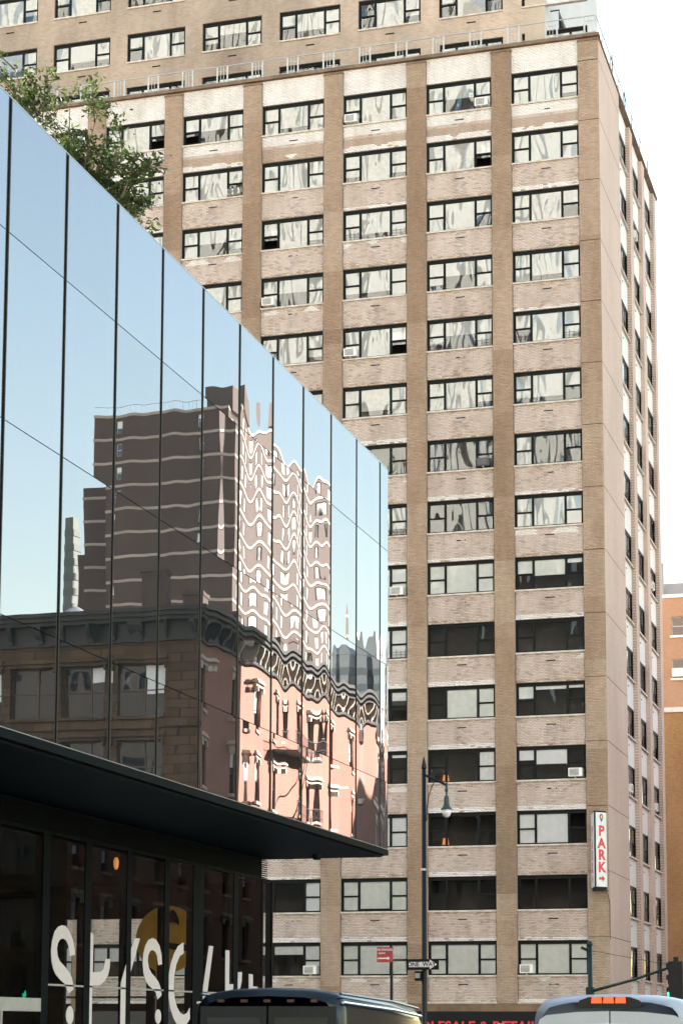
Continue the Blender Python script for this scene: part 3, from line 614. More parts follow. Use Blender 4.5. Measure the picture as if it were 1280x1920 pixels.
# shop sign band at the foot of the tower
sg = thing('shop_sign', (-21, Y0 - .3, 1.6), 'black shop fascia with red capital letters at the tower base', 'sign')
part(MB().box(-30, XC - .2, Y0 - .35, Y0 - .05, 1.2, 2.42), 'board', 'sign_black', sg)
ob('lettering', text_mesh('WHOLESALE & RETAIL', .62, 'letter_red', .02, bold=.012), sg, loc=(1.3, -.08, .16), rot=(R(90), 0, 0))
part(MB().box(-32, XC - .05, Y0 - .02, Y0 + .1, 2.42, 2.75), 'shop_ledge', 'coping', bt)
part(MB().box(-46, XC - .05, Y0 + .1, Y0 + .5, -1.4, 2.42), 'shop_front', 'plain_glass', bt)
for r_, c_, in ((15, 3), (15, 4), (15, 5)): part(MB().box(pier(c_) + PW, pier(c_ + 1), Y0 - .03, Y0 + .1, 2.75, 2.82), 'ledge_stone', 'stone_sill', bt)

# ------------------------------------------------------------------ air conditioners in the tower windows
def ac_unit(fc, u, z, d, label, body='ac_white', w=.58, h=.36, fans=False):
    base = Vector(fc.p(u, z, d)); t = thing('air_conditioner', base, label, 'air conditioner', 'window air conditioners of the brick tower', (0, 0, fc.rotz()))
    MB().box(0, w, -.34, .12, 0, h).build('body', body, t)
    if fans:
        for k in (0, 1): ob('fan', MB().prism([(math.cos(q*math.pi/8)*.13, math.sin(q*math.pi/8)*.13) for q in range(16)], lambda a, b, e, k=k: (.15 + k*.28 + a, -.345 - e, h/2 + b), 0, .012).mesh('fan', 'ac_dark'), t)
    else:
        MB().box(.05, w - .13, -.352, -.338, .045, h - .045).build('grille', 'ac_dark', t)
        for k in range(5): MB().box(.05, w - .13, -.358, -.35, .07 + k*.05, .085 + k*.05).build('grille_slat', body, t)
    MB().box(w*.45, w*.5, -.30, -.02, -.05, 0).box(w*.42, w*.53, -.10, -.04, -.24, -.04).build('bracket', 'ac_white', t)
    return t
wl_, wr_ = PW + .12, B - .74
def acu(r, c, side, label, **kw): return ac_unit(FR, pier(c) + (wl_ if side == 'l' else wr_), ZT - (r-1)*FL - WH + .07, .22, label, **kw)
acu(1, 4, 'r', 'cream air conditioner in right sash of the topmost row, second column from corner')
acu(1, 3, 'l', 'cream air conditioner in left sash of the topmost row, third column from corner')
acu(2, 1, 'r', 'twin fan unit in second row window below the tree branches', fans=True, h=.22)
acu(4, 2, 'l', 'cream air conditioner in left sash of fourth row near the glass edge')
acu(5, 3, 'l', 'cream air conditioner in left sash of fifth row, third column from corner')
acu(7, 4, 'r', 'black air conditioner with white rim in seventh row window', body='ac_black')
acu(9, 3, 'r', 'grey air conditioner in half hidden ninth row window beside the glass building')
acu(12, 5, 'r', 'pale air conditioner in right sash of the corner column above the parking sign')
acu(15, 2, 'r', 'grey air conditioner low down beside the shopfront, above the dark van')
acu(15, 5, 'l', 'grey air conditioner in lowest corner window above the silver van', w=.56)
for r, k, s in ((2, 1, 'near the top'), (8, 2, 'halfway up, last column'), (12, 0, 'first column, above the parking sign'), (12, 2, 'lower down, last column')):
    a, b = SPY[k]; ac_unit(SD, a + .3, ZT - (r-1)*FL - WH + .07, .26, 'pale air conditioner on the narrow side wall, ' + s)
def room_lamp(r, c, u, label):
    z = ZT - (r-1)*FL - WH; x = pier(c) + PW + u
    t = thing('table_lamp', (x, Y0 + .9, z + .0), label, 'lamp')
    part(MB().lathe([(.16, .12), (.11, .42)], (x, Y0 + .9, z), 14), 'shade', 'room_lamp', t, smooth=True); part(MB().lathe([(.06, -.35), (.06, -.33), (.015, -.31), (.015, .14)], (x, Y0 + .9, z), 10), 'stem', 'iron', t)
room_lamp(12, 4, .62, 'lit orange table lamp behind twelfth row window right of the street lamp'); room_lamp(13, 4, .60, 'lit orange table lamp behind the window just under the street lamp globe')

# ------------------------------------------------------------------ illuminated PARK sign on the tower corner
pk = thing('parking_sign', (-13.95, 83.9, 7.5), 'tall white two sided box sign with red PARK letters on tower corner', 'sign')
ax, ay = -13.985, 83.52; bx, by = -13.56, 84.0; lx, ly = -14.28, 84.6     # nose, right end, left end in plan
Z0, Z1 = 7.52, 10.62
def plate(p, q, z0, z1, n, t0, t1): 
    m = MB(); v = [(k[0]+n[0]*e, k[1]+n[1]*e, z) for e in (t0, t1) for (k, z) in ((p, z0), (q, z0), (q, z1), (p, z1))]
    m.v = v; m.f = [(0,1,2,3),(4,7,6,5),(0,4,5,1),(1,5,6,2),(2,6,7,3),(3,7,4,0)]; return m
part(MB().prism([(ax, ay), (bx, by), (bx - .05, by + .6), (lx, ly + .2), (lx, ly)], lambda u, v, d: (u, v, d), Z0 - .12, Z1 + .05), 'case', 'sign_black', pk)
dr = Vector((bx - ax, by - ay, 0)).normalized(); nr = Vector((dr.y, -dr.x, 0)); dl = Vector((lx - ax, ly - ay, 0)).normalized(); nl = Vector((-dl.y, dl.x, 0))
if nl.x > 0: nl = -nl
A_ = Vector((ax, ay, 0)); B_ = Vector((bx, by, 0)); L_ = Vector((lx, ly, 0))
part(plate(A_ + dr*.07, B_ - dr*.02, Z0, Z1 - .02, nr, .0, .03), 'face', 'sign_white', pk); part(plate(A_ + dl*.07, L_ - dl*.03, Z0, Z1 - .02, nl, .0, .03), 'face', 'sign_white', pk)
ctr = (A_ + B_)/2 + dr*.03 + nr*.034; rz = math.atan2(dr.y, dr.x); off = -Vector(pk.location)
for ch, z in zip('PARK', (9.84, 9.32, 8.84, 8.33)): ob('lettering', text_mesh(ch, .58, 'letter_red', .006, sx=.98, bold=.022), pk, loc=ctr + Vector((0, 0, z - .02)) + off, rot=(R(90), 0, rz))
ctl = (A_ + L_)/2 + nl*.034; rzl = math.atan2(-dl.y, -dl.x)
for ch, z in zip('PARK', (9.84, 9.32, 8.84, 8.33)): ob('lettering', text_mesh(ch, .58, 'letter_red', .006, sx=1.2, bold=.02), pk, loc=ctl + Vector((0, 0, z - .02)) + off, rot=(R(90), 0, rzl))
def onplate(c, d, n, poly, mat, name, t=.008):
    m = MB().prism(poly, lambda u, v, e: tuple(c + d*u + n*e + Vector((0, 0, v))), 0, t); part(m, name, mat, pk)
arrow = [(-.15, -.05), (.02, -.05), (.02, -.13), (.16, .0), (.02, .13), (.02, .05), (-.15, .05)]
onplate(ctr + Vector((0, 0, 7.86)), dr, nr, arrow, 'letter_red', 'arrow'); onplate(ctl + Vector((0, 0, 7.86)), -dl, nl, arrow, 'letter_red', 'arrow')
pin = [(math.cos(q)*.095, .04 + math.sin(q)*.12) for q in [(-.25 + .125*k*.0 + k*(math.pi + .5)/12) for k in range(13)]] + [(0, -.2)]
onplate(ctr + Vector((0, 0, 10.38)), dr, nr, pin, 'pin_blue', 'pin_mark')
onplate(ctr + Vector((0, 0, 10.41)) + nr*.009, dr, nr, [(math.cos(q*math.pi/6)*.05, math.sin(q*math.pi/6)*.07) for q in range(12)], 'pin_gold', 'pin_dot')
part(MB().tube([(-13.7, 84.3, 7.4), (-13.62, 84.6, 7.2), (-13.59, 84.85, 7.0), (-13.59, 84.86, 5.4)], .012, 6), 'power_cable', 'iron', pk)

# ------------------------------------------------------------------ street lamp with its signs
lp = thing('street_lamp', (-14.61, 57.5, -1.35), 'black street lamp post with teal bell lantern on short arm', 'street lamp')
part(MB().tube([(-14.61, 57.5, -1.35), (-14.61, 57.5, -.6), (-14.61, 57.5, 9.24)], [.12, .09, .062], 14), 'pole', 'pole_black', lp, smooth=True)
part(MB().lathe([(.2, 0), (.2, .12), (.13, .3), (.12, .8)], (-14.61, 57.5, -1.35), 14), 'base', 'pole_black', lp, smooth=True)
part(MB().lathe([(.075, 0), (.08, .03), (.065, .12), (.03, .26), (.004, .36)], (-14.61, 57.5, 9.24), 12), 'finial', 'pole_black', lp, smooth=True)
part(MB().tube([(-14.56, 57.5, 9.04), (-13.93, 57.48, 8.73)], .035, 8), 'arm', 'pole_black', lp)
part(MB().tube([(-14.53, 57.5, 7.7), (-14.52, 57.5, 8.1), (-14.46, 57.5, 8.45), (-14.38, 57.5, 8.68), (-14.28, 57.5, 8.86)], .014, 6), 'brace', 'pole_black', lp)
lh = part(MB().lathe([(.17, 0), (.165, .025), (.125, .07), (.09, .14), (.08, .30), (.07, .38), (.03, .42), (.03, .52), (.05, .54), (.05, .60), (.035, .62), (.04, .78), (.0, .80)], (-13.93, 57.48, 8.01), 18), 'lantern', 'lamp_green', lp, smooth=True)
part(MB().lathe([(.0, -.235), (.05, -.225), (.10, -.18), (.135, -.10), (.145, 0)], (-13.93, 57.48, 8.01), 18), 'globe', 'globe', lh, smooth=True)
part(MB().lathe([(.085, 0), (.085, .06)], (-14.61, 57.5, 6.25), 12).box(-14.55, -14.46, 57.42, 57.47, 6.26, 6.31), 'clamp', 'edge_alu', lp)
def signboard(root, c, w, h, mat): return part(MB().box(c[0]-w/2, c[0]+w/2, c[1]-.006, c[1]+.006, c[2]-h/2, c[2]+h/2), 'plate', mat, root)
ow = thing('one_way_sign', (-14.61, 57.35, 3.53), 'black ONE WAY arrow sign strapped to the street lamp post', 'sign')
signboard(ow, (-14.61, 57.35, 3.53), .94, .31, 'sign_black')
part(MB().prism([(-.42, -.075), (.2, -.075), (.2, -.14), (.42, 0), (.2, .14), (.2, .075), (-.42, .075)], lambda u, v, d: (-14.61+u, 57.342-d, 3.53+v), 0, .004), 'arrow', 'sign_white', ow)
ob('lettering', text_mesh('ONE  WAY', .17, 'sign_black', .003, sx=1.0, bold=.003), ow, loc=(-.04, -.016, -.0), rot=(R(90), 0, 0))
part(MB().box(-14.72, -14.50, 57.36, 57.6, 3.41, 3.44).box(-14.72, -14.50, 57.36, 57.6, 3.62, 3.65), 'strap', 'edge_alu', ow)
sb = thing('button_box', (-14.74, 57.42, 3.18), 'small black box with pale plate below the one way sign', 'sign')
part(MB().box(-14.86, -14.66, 57.36, 57.46, 3.06, 3.34), 'case', 'sign_black', sb); part(MB().box(-14.845, -14.70, 57.352, 57.359, 3.14, 3.28), 'plate', 'edge_alu', sb)
ns = thing('no_standing_sign', (-10.21, 37.6, gz(37.6)), 'dark red NO STANDING sign on black post near the shopfront', 'sign')
part(MB().tube([(-10.2, 37.63, gz(37.6)), (-10.2, 37.63, 2.98)], .03, 8), 'post', 'pole_black', ns)
signboard(ns, (-10.32, 37.59, 3.09), .315, .285, 'sign_red')
for txt, s, dx, dz in (('NO STANDING', .052, 0, .09), ('anytime', .05, -.06, .03)):
    ob('lettering', text_mesh(txt, s, 'sign_white', .002, sx=.85, bold=.001), ns, loc=(-.11 + dx, -.02, 3.09 + dz - gz(37.6)), rot=(R(90), 0, 0))
part(MB().prism([(-.13, -.012), (.06, -.012), (.06, -.035), (.11, 0), (.06, .035), (.06, .012), (-.13, .012)], lambda u, v, d: (-10.33+u, 37.583-d, 3.02+v), 0, .003), 'arrow', 'sign_white', ns)
# traffic signal pole with mast arm
tp = thing('signal_pole', (-9.7, 57, -1.35), 'dark green signal pole with slanting mast arm at far kerb', 'signal pole')
part(MB().tube([(-9.71, 57, -1.35), (-9.71, 57, 4.05)], [.09, .06], 12), 'pole', 'steel_green', tp, smooth=True)
part(MB().lathe([(.075, 0), (.09, .03), (.06, .1), (.01, .14)], (-9.71, 57, 4.02), 12), 'cap', 'steel_green', tp, smooth=True)
part(MB().tube([(-9.7, 57, 2.74), (-8.4, 56.1, 3.03), (-7.2, 55.25, 3.36)], [.045, .04, .032], 10), 'mast_arm', 'steel_green', tp, smooth=True)
part(MB().tube([(-9.7, 57, 3.88), (-7.3, 55.25, 3.42)], .008, 5), 'guy_wire', 'iron', tp)
part(MB().tube([(-9.7, 57, 3.86), (-9.95, 56.95, 3.97)], .04, 8), 'bracket', 'pole_black', tp)
part(MB().box(-9.82, -9.6, 56.9, 57.1, 2.6, 2.86), 'clamp', 'steel_green', tp)
ts_ = thing('traffic_signal', (-7.1, 55.2, 2.6), 'dark traffic signal head hanging at the right picture edge', 'traffic light')
part(MB().box(-7.27, -6.9, 55.02, 55.36, 2.5, 3.5).box(-7.15, -7.02, 55.14, 55.25, 3.5, 3.62), 'housing', 'black_plastic', ts_)
for k, m in enumerate(('green_lit', 'black_plastic', 'black_plastic')):
    zc = 2.68 + k*.33; part(MB().prism([(math.cos(q*math.pi/8)*.12, math.sin(q*math.pi/8)*.12) for q in range(16)], lambda u, v, d, zc=zc: (-7.28 - d, 55.19 + u, zc + v), 0, .02), 'lens', m, ts_)
    part(MB().tube([(-7.27, 55.19, zc + .13), (-7.34, 55.19, zc + .12)], .012, 5).prism([(math.cos(q*math.pi/10)*.14, math.sin(q*math.pi/10)*.14) for q in range(11)] + [(math.cos(q*math.pi/10)*.13, math.sin(q*math.pi/10)*.13) for q in range(10, -1, -1)], lambda u, v, d, zc=zc: (-7.27 - d, 55.19 + u, zc + v), 0, .07), 'visor', 'black_plastic', ts_)

# ------------------------------------------------------------------ vehicles
def loft(stations, n=28):
    """stations: (y, half width at belt, half width at roof edge, z bottom, z belt, z roof); rounded cross sections"""
    mb = MB()
    for y, wb, wr, z0, zb, zr in stations:
        pts = []
        rc = min(.22, wr * .4, (zr - zb) * .5)
        half = [(wb * .96, z0), (wb, z0 + .18), (wb, (z0 + zb)/2), (wb, zb), (wr + (wb - wr)*.35, zb + (zr - zb)*.55), (wr, zr - rc*1.15), (wr - rc*.12, zr - rc*.6), (wr - rc*.42, zr - rc*.24), (wr - rc, zr - rc*.08), (wr*.55, zr + .012), (0, zr + .03)]
        pts = [(x, z) for x, z in half] + [(-x, z) for x, z in half[-2::-1]]
        mb.v += [(x, y, z) for x, z in pts]
    m = len(pts)
    for i in range(len(stations) - 1):
        for k in range(m - 1): mb.f.append((i*m+k, i*m+k+1, (i+1)*m+k+1, (i+1)*m+k))
        mb.f.append((i*m+m-1, i*m, (i+1)*m, (i+1)*m+m-1))
    mb.f.append(tuple(range(m))); mb.f.append(tuple(range((len(stations)-1)*m, len(stations)*m))[::-1])
    return mb
def wheels(root, xs, ys, r=.35):
    for x in xs:
        for y in ys:
            w = MB(); s = 1 if x > 0 else -1
            w.v = []; n = 20
            prof = [(r*.62, -.11), (r*.95, -.12), (r, -.09), (r, .09), (r*.95, .12), (r*.62, .11)]
            for a, d in prof:
                for k in range(n): w.v.append((x + d, y + a*math.cos(2*math.pi*k/n), r + a*math.sin(2*math.pi*k/n)))
            for i in range(len(prof)):
                j = (i+1) % len(prof)
                for k in range(n): w.f.append((i*n+k, i*n+(k+1)%n, j*n+(k+1)%n, j*n+k))
            wo = w.build('wheel', 'tyre', root, smooth=True)
            MB().prism([(math.cos(2*math.pi*k/12)*r*.62, math.sin(2*math.pi*k/12)*r*.62) for k in range(12)], lambda u, v, d: (x + s*d, y + u, r + v), .02, .1).build('rim', 'rim', wo)
def panel_on(root, name, mat, x0, x1, y, z0, z1, t=.012):
    return MB().box(x0, x1, y - t, y, z0, z1).build(name, mat, root)
tilt = -math.atan(.03)
dv = thing('dark_van', (-8.30, 24.6, gz(24.6)), 'black high roof van seen from behind at the bottom of the frame', 'van', rot=(tilt, 0, 0))
Hd = 2.78
bodyd = loft([(-.02, .90, .86, .42, 1.2, Hd - .12), (.0, 1.0, .945, .36, 1.2, Hd - .04), (.25, 1.01, .96, .34, 1.2, Hd), (2.5, 1.02, .97, .34, 1.2, Hd + .0), (3.9, 1.02, .96, .34, 1.2, Hd - .03), (4.5, 1.0, .90, .34, 1.15, Hd - .22), (5.2, .99, .82, .34, 1.1, 1.55), (5.9, .94, .8, .36, .9, 1.15), (6.0, .85, .7, .45, .8, 1.0)])
bodyd.build('body', 'van_dark', dv, smooth=True)
for s in (-1, 1):
    d_ = panel_on(dv, 'rear_door', 'van_dark', .012*s, .90*s, -.012, .55, Hd - .22, .02)
    MB().box(.10*s, .80*s, -.045, -.034, 1.45, Hd - .36).build('rear_window', 'vehicle_glass', d_); MB().box(.015*s, .05*s, -.045, -.032, 1.0, 1.15).build('door_handle', 'black_plastic', d_)
    MB().box(.86*s, .97*s, -.06, -.02, .95, 1.45).build('tail_light', 'marker_red', dv)
    MB().box((1.0)*s, (1.02)*s, .5, 4.3, 1.45, 2.1).build('side_window', 'vehicle_glass', dv)
    MB().tube([(.968*s, .05, Hd - .17), (.985*s, 2.5, Hd - .17), (.985*s, 3.9, Hd - .2)], .02, 6).build('gutter_rail', 'chrome', dv)
    MB().tube([(.93*s, .06, Hd - .06), (.95*s, 2.5, Hd - .055), (.94*s, 3.9, Hd - .09)], .02, 6).build('roof_seam', 'van_dark', dv)
for k in range(5): MB().box(-.62 + k*.31 - .045, -.62 + k*.31 + .045, -.06, -.0, Hd - .17, Hd - .135).build('marker_light', 'marker_red', dv)
MB().box(-.95, .95, -.12, .02, .38, .55).build('bumper', 'black_plastic', dv); wheels(dv, (-.88, .88), (1.1, 4.9))
wv = thing('silver_van', (-3.98, 24.7, gz(24.7)), 'pale silver blue van seen from behind with lit brake lamp', 'van', rot=(tilt, 0, 0))
Hw = 2.70
loft([(-.02, .94, .84, .42, 1.2, Hw - .1), (.02, 1.02, .93, .36, 1.2, Hw - .05), (.3, 1.03, .95, .34, 1.2, Hw), (2.6, 1.03, .95, .34, 1.2, Hw + .03), (3.9, 1.02, .94, .34, 1.2, Hw - .03), (4.5, 1.0, .88, .34, 1.15, Hw - .3), (5.1, .99, .82, .34, 1.1, 1.5), (5.7, .94, .8, .36, .9, 1.15), (5.8, .85, .7, .45, .8, 1.0)]).build('body', 'van_silver', wv, smooth=True)
for s in (-1, 1):
    poly = [(.008*s, .5), (.93*s, .5), (.94*s, 1.3), (.90*s, Hw - .42), (.86*s, Hw - .30), (.78*s, Hw - .245), (.4*s, Hw - .205), (.008*s, Hw - .195)]
    d_ = MB().prism(poly, lambda u, v, d: (u, -.022 - d, v), 0, .022).build('rear_door', 'van_silver', wv)
    MB().prism([(.10*s, 1.35), (.80*s, 1.35), (.78*s, Hw - .62), (.70*s, Hw - .56), (.12*s, Hw - .54)], lambda u, v, d: (u, -.046 - d, v), 0, .008).build('rear_window', 'vehicle_glass', d_)
    MB().box(.90*s, 1.0*s, -.06, .02, 1.0, 1.6).build('tail_light', 'marker_red', wv)
pod = [(-.40, 0), (-.36, .06), (-.25, .10), (.25, .10), (.36, .06), (.40, 0), (.36, -.03), (-.36, -.03)]
cp_ = MB().prism(pod, lambda u, v, d: (u, -.07 + d, Hw - .125 + v), 0, .2).build('brake_lamp_pod', 'black_plastic', wv)
for k in range(3): MB().prism([(-.065, -.035), (.065, -.035), (.055, .035), (-.055, .035)], lambda u, v, d, k=k: (-.155 + k*.145 + u, -.08 + d, Hw - .065 + v), 0, .012).build('brake_lens', 'brake_lit', cp_)
MB().box(-.95, .95, -.12, .02, .38, .55).build('bumper', 'black_plastic', wv); wheels(wv, (-.88, .88), (1.1, 4.7))
cw = thing('white_car', (-2.5, 14.6, gz(15)), 'roof of a pale car along the bottom right edge', 'car', rot=(tilt, 0, 0))
Hc = 2.03
loft([(-.05, .80, .70, .5, 1.0, 1.25), (.0, .9, .74, .4, 1.05, 1.45), (.25, .95, .78, .36, 1.05, Hc - .08), (.6, .96, .80, .34, 1.05, Hc), (2.0, .97, .80, .34, 1.05, Hc + .01), (2.9, .97, .76, .34, 1.05, Hc - .12), (3.5, .96, .78, .34, 1.0, 1.3), (4.5, .92, .7, .36, .85, 1.05), (4.65, .8, .6, .45, .75, .9)]).build('body', 'car_white', cw, smooth=True)
for s in (-1, 1): MB().box(.93*s, .955*s, .6, 2.9, 1.12, 1.6).build('side_window', 'vehicle_glass', cw); MB().tube([(.74*s, .35, Hc + .0), (.76*s, 2.4, Hc + .01)], .018, 6).build('roof_rail', 'chrome', cw)
MB().box(-.6, .6, -.03, .0, 1.1, 1.4).build('rear_window', 'vehicle_glass', cw); wheels(cw, (-.82, .82), (.9, 3.7), .34)

# ------------------------------------------------------------------ small tree on the roof of the glass building
tr = thing('roof_tree', (-19.0, 42.0, 15.7), 'leafy green tree growing above the glass roof edge', 'tree')
tk = MB(); rr = random.Random(4); tips = []
def limb(p, d, L, r, lev):
    pts = [Vector(p)]; dd = Vector(d).normalized()
    for k in range(5):
        dd = (dd + Vector((rr.uniform(-.12, .12), rr.uniform(-.12, .12), rr.uniform(-.05, .12)))).normalized(); pts.append(pts[-1] + dd * L / 5)
    tk.tube(pts, [r * (1 - .14*k) for k in range(6)], 7)
    if lev == 0:
        tips.extend(pts[2:])
        return
    for k in range(5 if lev > 1 else 6):
        q = pts[rr.randint(2, 5)]; a = rr.uniform(0, 6.28)
        nd = dd * .8 + Vector((math.cos(a), math.sin(a), rr.uniform(-.25, .5))) * .9; limb(q, nd, L * .24, r * .5, lev - 1)
limb((-19.0, 42.0, 15.7), (0, 0, 1), 3.4, .13, 0); tips.clear()
# boughs aimed through the crown: flat topped and leaning out to the right
boughs = []
for k in range(26):
    bx_ = -20.9 + 4.0 * (k % 13) / 12 + rr.uniform(-.15, .15); boughs.append((bx_, 42 + rr.uniform(-.7, .7), 1.7 + 1.0567 * abs(bx_) + (rr.uniform(.15, .6) if k < 13 else rr.uniform(.7, 1.35) - .35 * (bx_ < -20) + .25 * (bx_ > -18.5))))
for tx, ty, tz in boughs:
    s0 = Vector((-19.0, 42.0, rr.uniform(17.6, 18.9))); t = Vector((tx, ty, tz)); limb(s0, t - s0 + Vector((0, 0, .3)), (t - s0).length * .97, .035, 1)
part(tk, 'trunk', 'bark', tr, smooth=True)
lf = MB()
for t in tips:
    for k in range(16):
        c = t + Vector((rr.gauss(0, .11), rr.gauss(0, .13), rr.gauss(0, .09))); a = Vector((rr.uniform(-1, 1), rr.uniform(-1, 1), rr.uniform(-.7, .2))).normalized()
        b = a.cross(Vector((rr.uniform(-.6, .6), rr.uniform(-.6, .6), 1))).normalized(); L = rr.uniform(.06, .10); w = L * .42; nrm = a.cross(b) * L * .12
        k0 = len(lf.v); lf.v += [tuple(c - a*L), tuple(c + b*w + nrm), tuple(c + a*L), tuple(c - b*w + nrm)]; lf.f.append((k0, k0+1, k0+2, k0+3))
part(lf, 'crown', 'leaf', tr)

# ------------------------------------------------------------------ buildings beyond the tower (right edge)
def simple_windows(fc, ops, root, frame='dark_frame', glass='plain_glass', d=.12, blind=None, sill='white_trim', rails=1, mull=0, hood=None, rnd=None):
    for n_, (a, b, c, e) in enumerate(ops):
        w, h = b - a, e - c; key = ('s', round(w, 2), round(h, 2), frame, glass, rails, mull)
        if key not in FRM:
            f = .055; mb = MB().box(0, f, 0, .07, 0, h).box(w - f, w, 0, .07, 0, h).box(f, w - f, 0, .07, 0, f).box(f, w - f, 0, .07, h - f, h)
            for k in range(1, rails + 1): mb.box(f, w - f, .004, .07, h*k/(rails+1) - .03, h*k/(rails+1) + .03)
            for k in range(1, mull + 1): mb.box(w*k/(mull+1) - .03, w*k/(mull+1) + .03, .006, .07, f, h - f)
            FRM[key] = (mb.mesh('window', frame), MB().quad((f, .04, f), (w - f, .04, f), (w - f, .04, h - f), (f, .04, h - f)).mesh('pane', glass), MB().box(-.08, w + .08, -.14, .04, -.14, 0).mesh('sill', sill or 'white_trim'))
        fr, pn, sl = FRM[key]; wo = ob('window', fr, root, loc=Vector(fc.p(a, c, d)) - Vector(root.location), rot=(0, 0, fc.rotz()))
        ob('pane', pn, wo)
        if sill: ob('sill', sl, wo, loc=(0, -d, 0))
        if hood: ob('hood', hood_mesh(w, hood), wo, loc=(0, -d, h))
        if blind and (rnd.random() < blind):
            q = rnd.uniform(.3, .8); MB().box(.07, w*(.5 if mull else 1) - .07, .025, .035, h*(1-q), h - .06).build('blind', 'blind', wo)
HD = {}
def hood_mesh(w, mat):
    if (w, mat) not in HD: HD[(w, mat)] = MB().box(-.12, w + .12, -.10, .02, .0, .16).box(-.22, w + .22, -.24, .02, .16, .26).box(-.15, w + .15, -.16, .02, .26, .36).box(-.1, .06, -.18, .0, -.25, 0).box(w - .06, w + .1, -.18, 0, -.25, 0).mesh('hood', mat)
    return HD[(w, mat)]
ho = thing('orange_brick_building', (-25, 130, -1.35), 'plain orange brick building behind the tower at right edge', 'building')
FO = Facade((0, 131, 0), (1, 0, 0), (0, -1, 0)); oops = [(-16.75 - 3.1*k, -15.95 - 3.1*k, z, z + 1.25) for k in range(3) for z in (27.0, 24.2)]
part(FO.wall(-44, -14.9, -1.4, 29.5, oops, reveal=.2), 'wall', 'orange_brick', ho); part(MB().box(-14.905, -14.89, 131, 150, -1.4, 29.5).box(-44, -14.9, 131.3, 150, 29.3, 29.45), 'side_wall', 'orange_brick', ho)
simple_windows(FO, oops, ho, frame='rail_metal', sill='white_trim'); part(MB().box(-44, -14.8, 130.9, 131.3, 29.5, 29.72), 'coping', 'white_trim', ho)
part(MB().box(-17.9, -16.1, 133, 137, 29.45, 30.9).box(-17.6, -17.4, 132.5, 132.8, 29.4, 32.2), 'bulkhead', 'slate', ho); part(MB().tube([(-15.95, 133, 29.4), (-15.95, 133, 32.9)], .02, 5).tube([(-17.0, 133, 32.4), (-15.2, 133, 32.5)], .015, 5), 'aerial', 'iron', ho)
a_ = thing('air_conditioner', (-16.72, 130.9, 24.26), 'white air conditioner in a small window of the orange brick building', 'air conditioner'); MB().box(0, .7, -.25, .15, 0, .55).build('body', 'ac_white', a_); MB().box(.2, .64, -.26, -.245, .08, .48).build('grille', 'blind_grey', a_)
oc = thing('ochre_brick_building', (-20, 124, -1.35), 'lower ochre brick wall with white coping at right edge', 'building')
part(MB().box(-30, -15.0, 124, 130.9, 5.6, 20.9), 'wall', 'ochre_brick', oc); part(MB().box(-30.1, -14.9, 123.9, 131, 20.9, 21.2), 'coping', 'white_trim', oc); part(MB().box(-30, -15.05, 124.4, 130.9, -1.4, 5.6), 'shop_front', 'plain_glass', oc); part(MB().box(-30.1, -14.9, 123.7, 124.3, 5.0, 5.62), 'fascia', 'sign_black', oc)

# ------------------------------------------------------------------ buildings across the street: they stand outside the frame and show as reflections
XR = 4.84
cb = thing('corner_building', (12, 95, -1.35), 'tan stone and red brick corner building with bracketed cornice mirrored in the glass', 'building')
FA = Facade((0, 85, 0), (1, 0, 0), (0, -1, 0)); FS = Facade((XR, 0, 0), (0, -1, 0), (-1, 0, 0))
aops = [(6.45 + 2.66*k, 8.65 + 2.66*k, z, z + 2.4) for k in range(6) for z in (15.7, 12.2, 8.7, 5.2)]
sops_ = [(-(y + 1.0), -y, z, z + 2.1) for y in (85.55, 88.9, 92.25, 95.6, 98.95, 102.3, 105.65, 109.0) for z in (16.0, 12.5, 9.0, 5.5)]
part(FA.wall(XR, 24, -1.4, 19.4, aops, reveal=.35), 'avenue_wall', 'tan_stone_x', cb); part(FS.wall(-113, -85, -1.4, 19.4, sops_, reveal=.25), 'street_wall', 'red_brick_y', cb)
rn = random.Random(3)
simple_windows(FA, aops, cb, frame='wood_brown', glass='dim_glass', d=.3, blind=.3, mull=1, rails=1, hood='tan_stone_x', sill='tan_stone_x', rnd=rn)
simple_windows(FS, sops_, cb, frame='wood_brown', d=.2, blind=.5, rails=1, hood='cream_stone', sill='cream_stone', rnd=rn)
part(MB().box(XR + .1, 24, 85.4, 113, 19.3, 19.5), 'roof', 'roof_tar', cb); part(MB().box(XR + .9, 23.9, 85.9, 112.9, -1.3, 19.2), 'core', 'room_dark', cb)
for z in (11.45, 15.1):
    part(MB().box(XR - .06, 24, 84.88, 85.02, z, z + .25), 'band_course', 'tan_stone_x', cb)
cn = MB()                                                     # cornice: frieze, bed and crown along both fronts
for (h0, h1, o) in ((19.05, 19.2, .16), (19.2, 19.95, .06), (19.95, 20.12, .55), (20.12, 20.32, .72), (20.32, 20.5, .85)):
    cn.box(XR - o, 24, 85 - o, 85.3, h0, h1 - .002); cn.box(XR - o + .001, XR + .3, 85.3, 113, h0, h1 - .003)
part(cn, 'cornice', 'cornice_dark', cb)
def bracket(x, y, dx, dy):
    pr = [(0, 19.1), (.16, 19.15), (.2, 19.35), (.36, 19.55), (.48, 19.8), (.5, 19.96), (0, 19.96)]
    return MB().prism(pr, lambda u, v, d: (x + dx*u + (d if dy else 0), y + dy*u + (d if dx else 0), v), -.09, .09)
for k in range(16): part(bracket(5.1 + k*1.25, 84.94, 0, -1), 'bracket', 'cornice_dark', cb)
for k in range(28): part(bracket(XR - .06, 85.4 + k*1.0, -1, 0), 'bracket', 'cream_stone' if k > 4 else 'cornice_dark', cb)  # pale past the shadow edge: sunlight on the brackets put into the colour
for k in range(27): part(MB().box(XR - .1, XR - .05, 85.62 + k*1.0, 86.18 + k*1.0, 19.32, 19.85), 'frieze_panel', 'cornice_dark', cb)
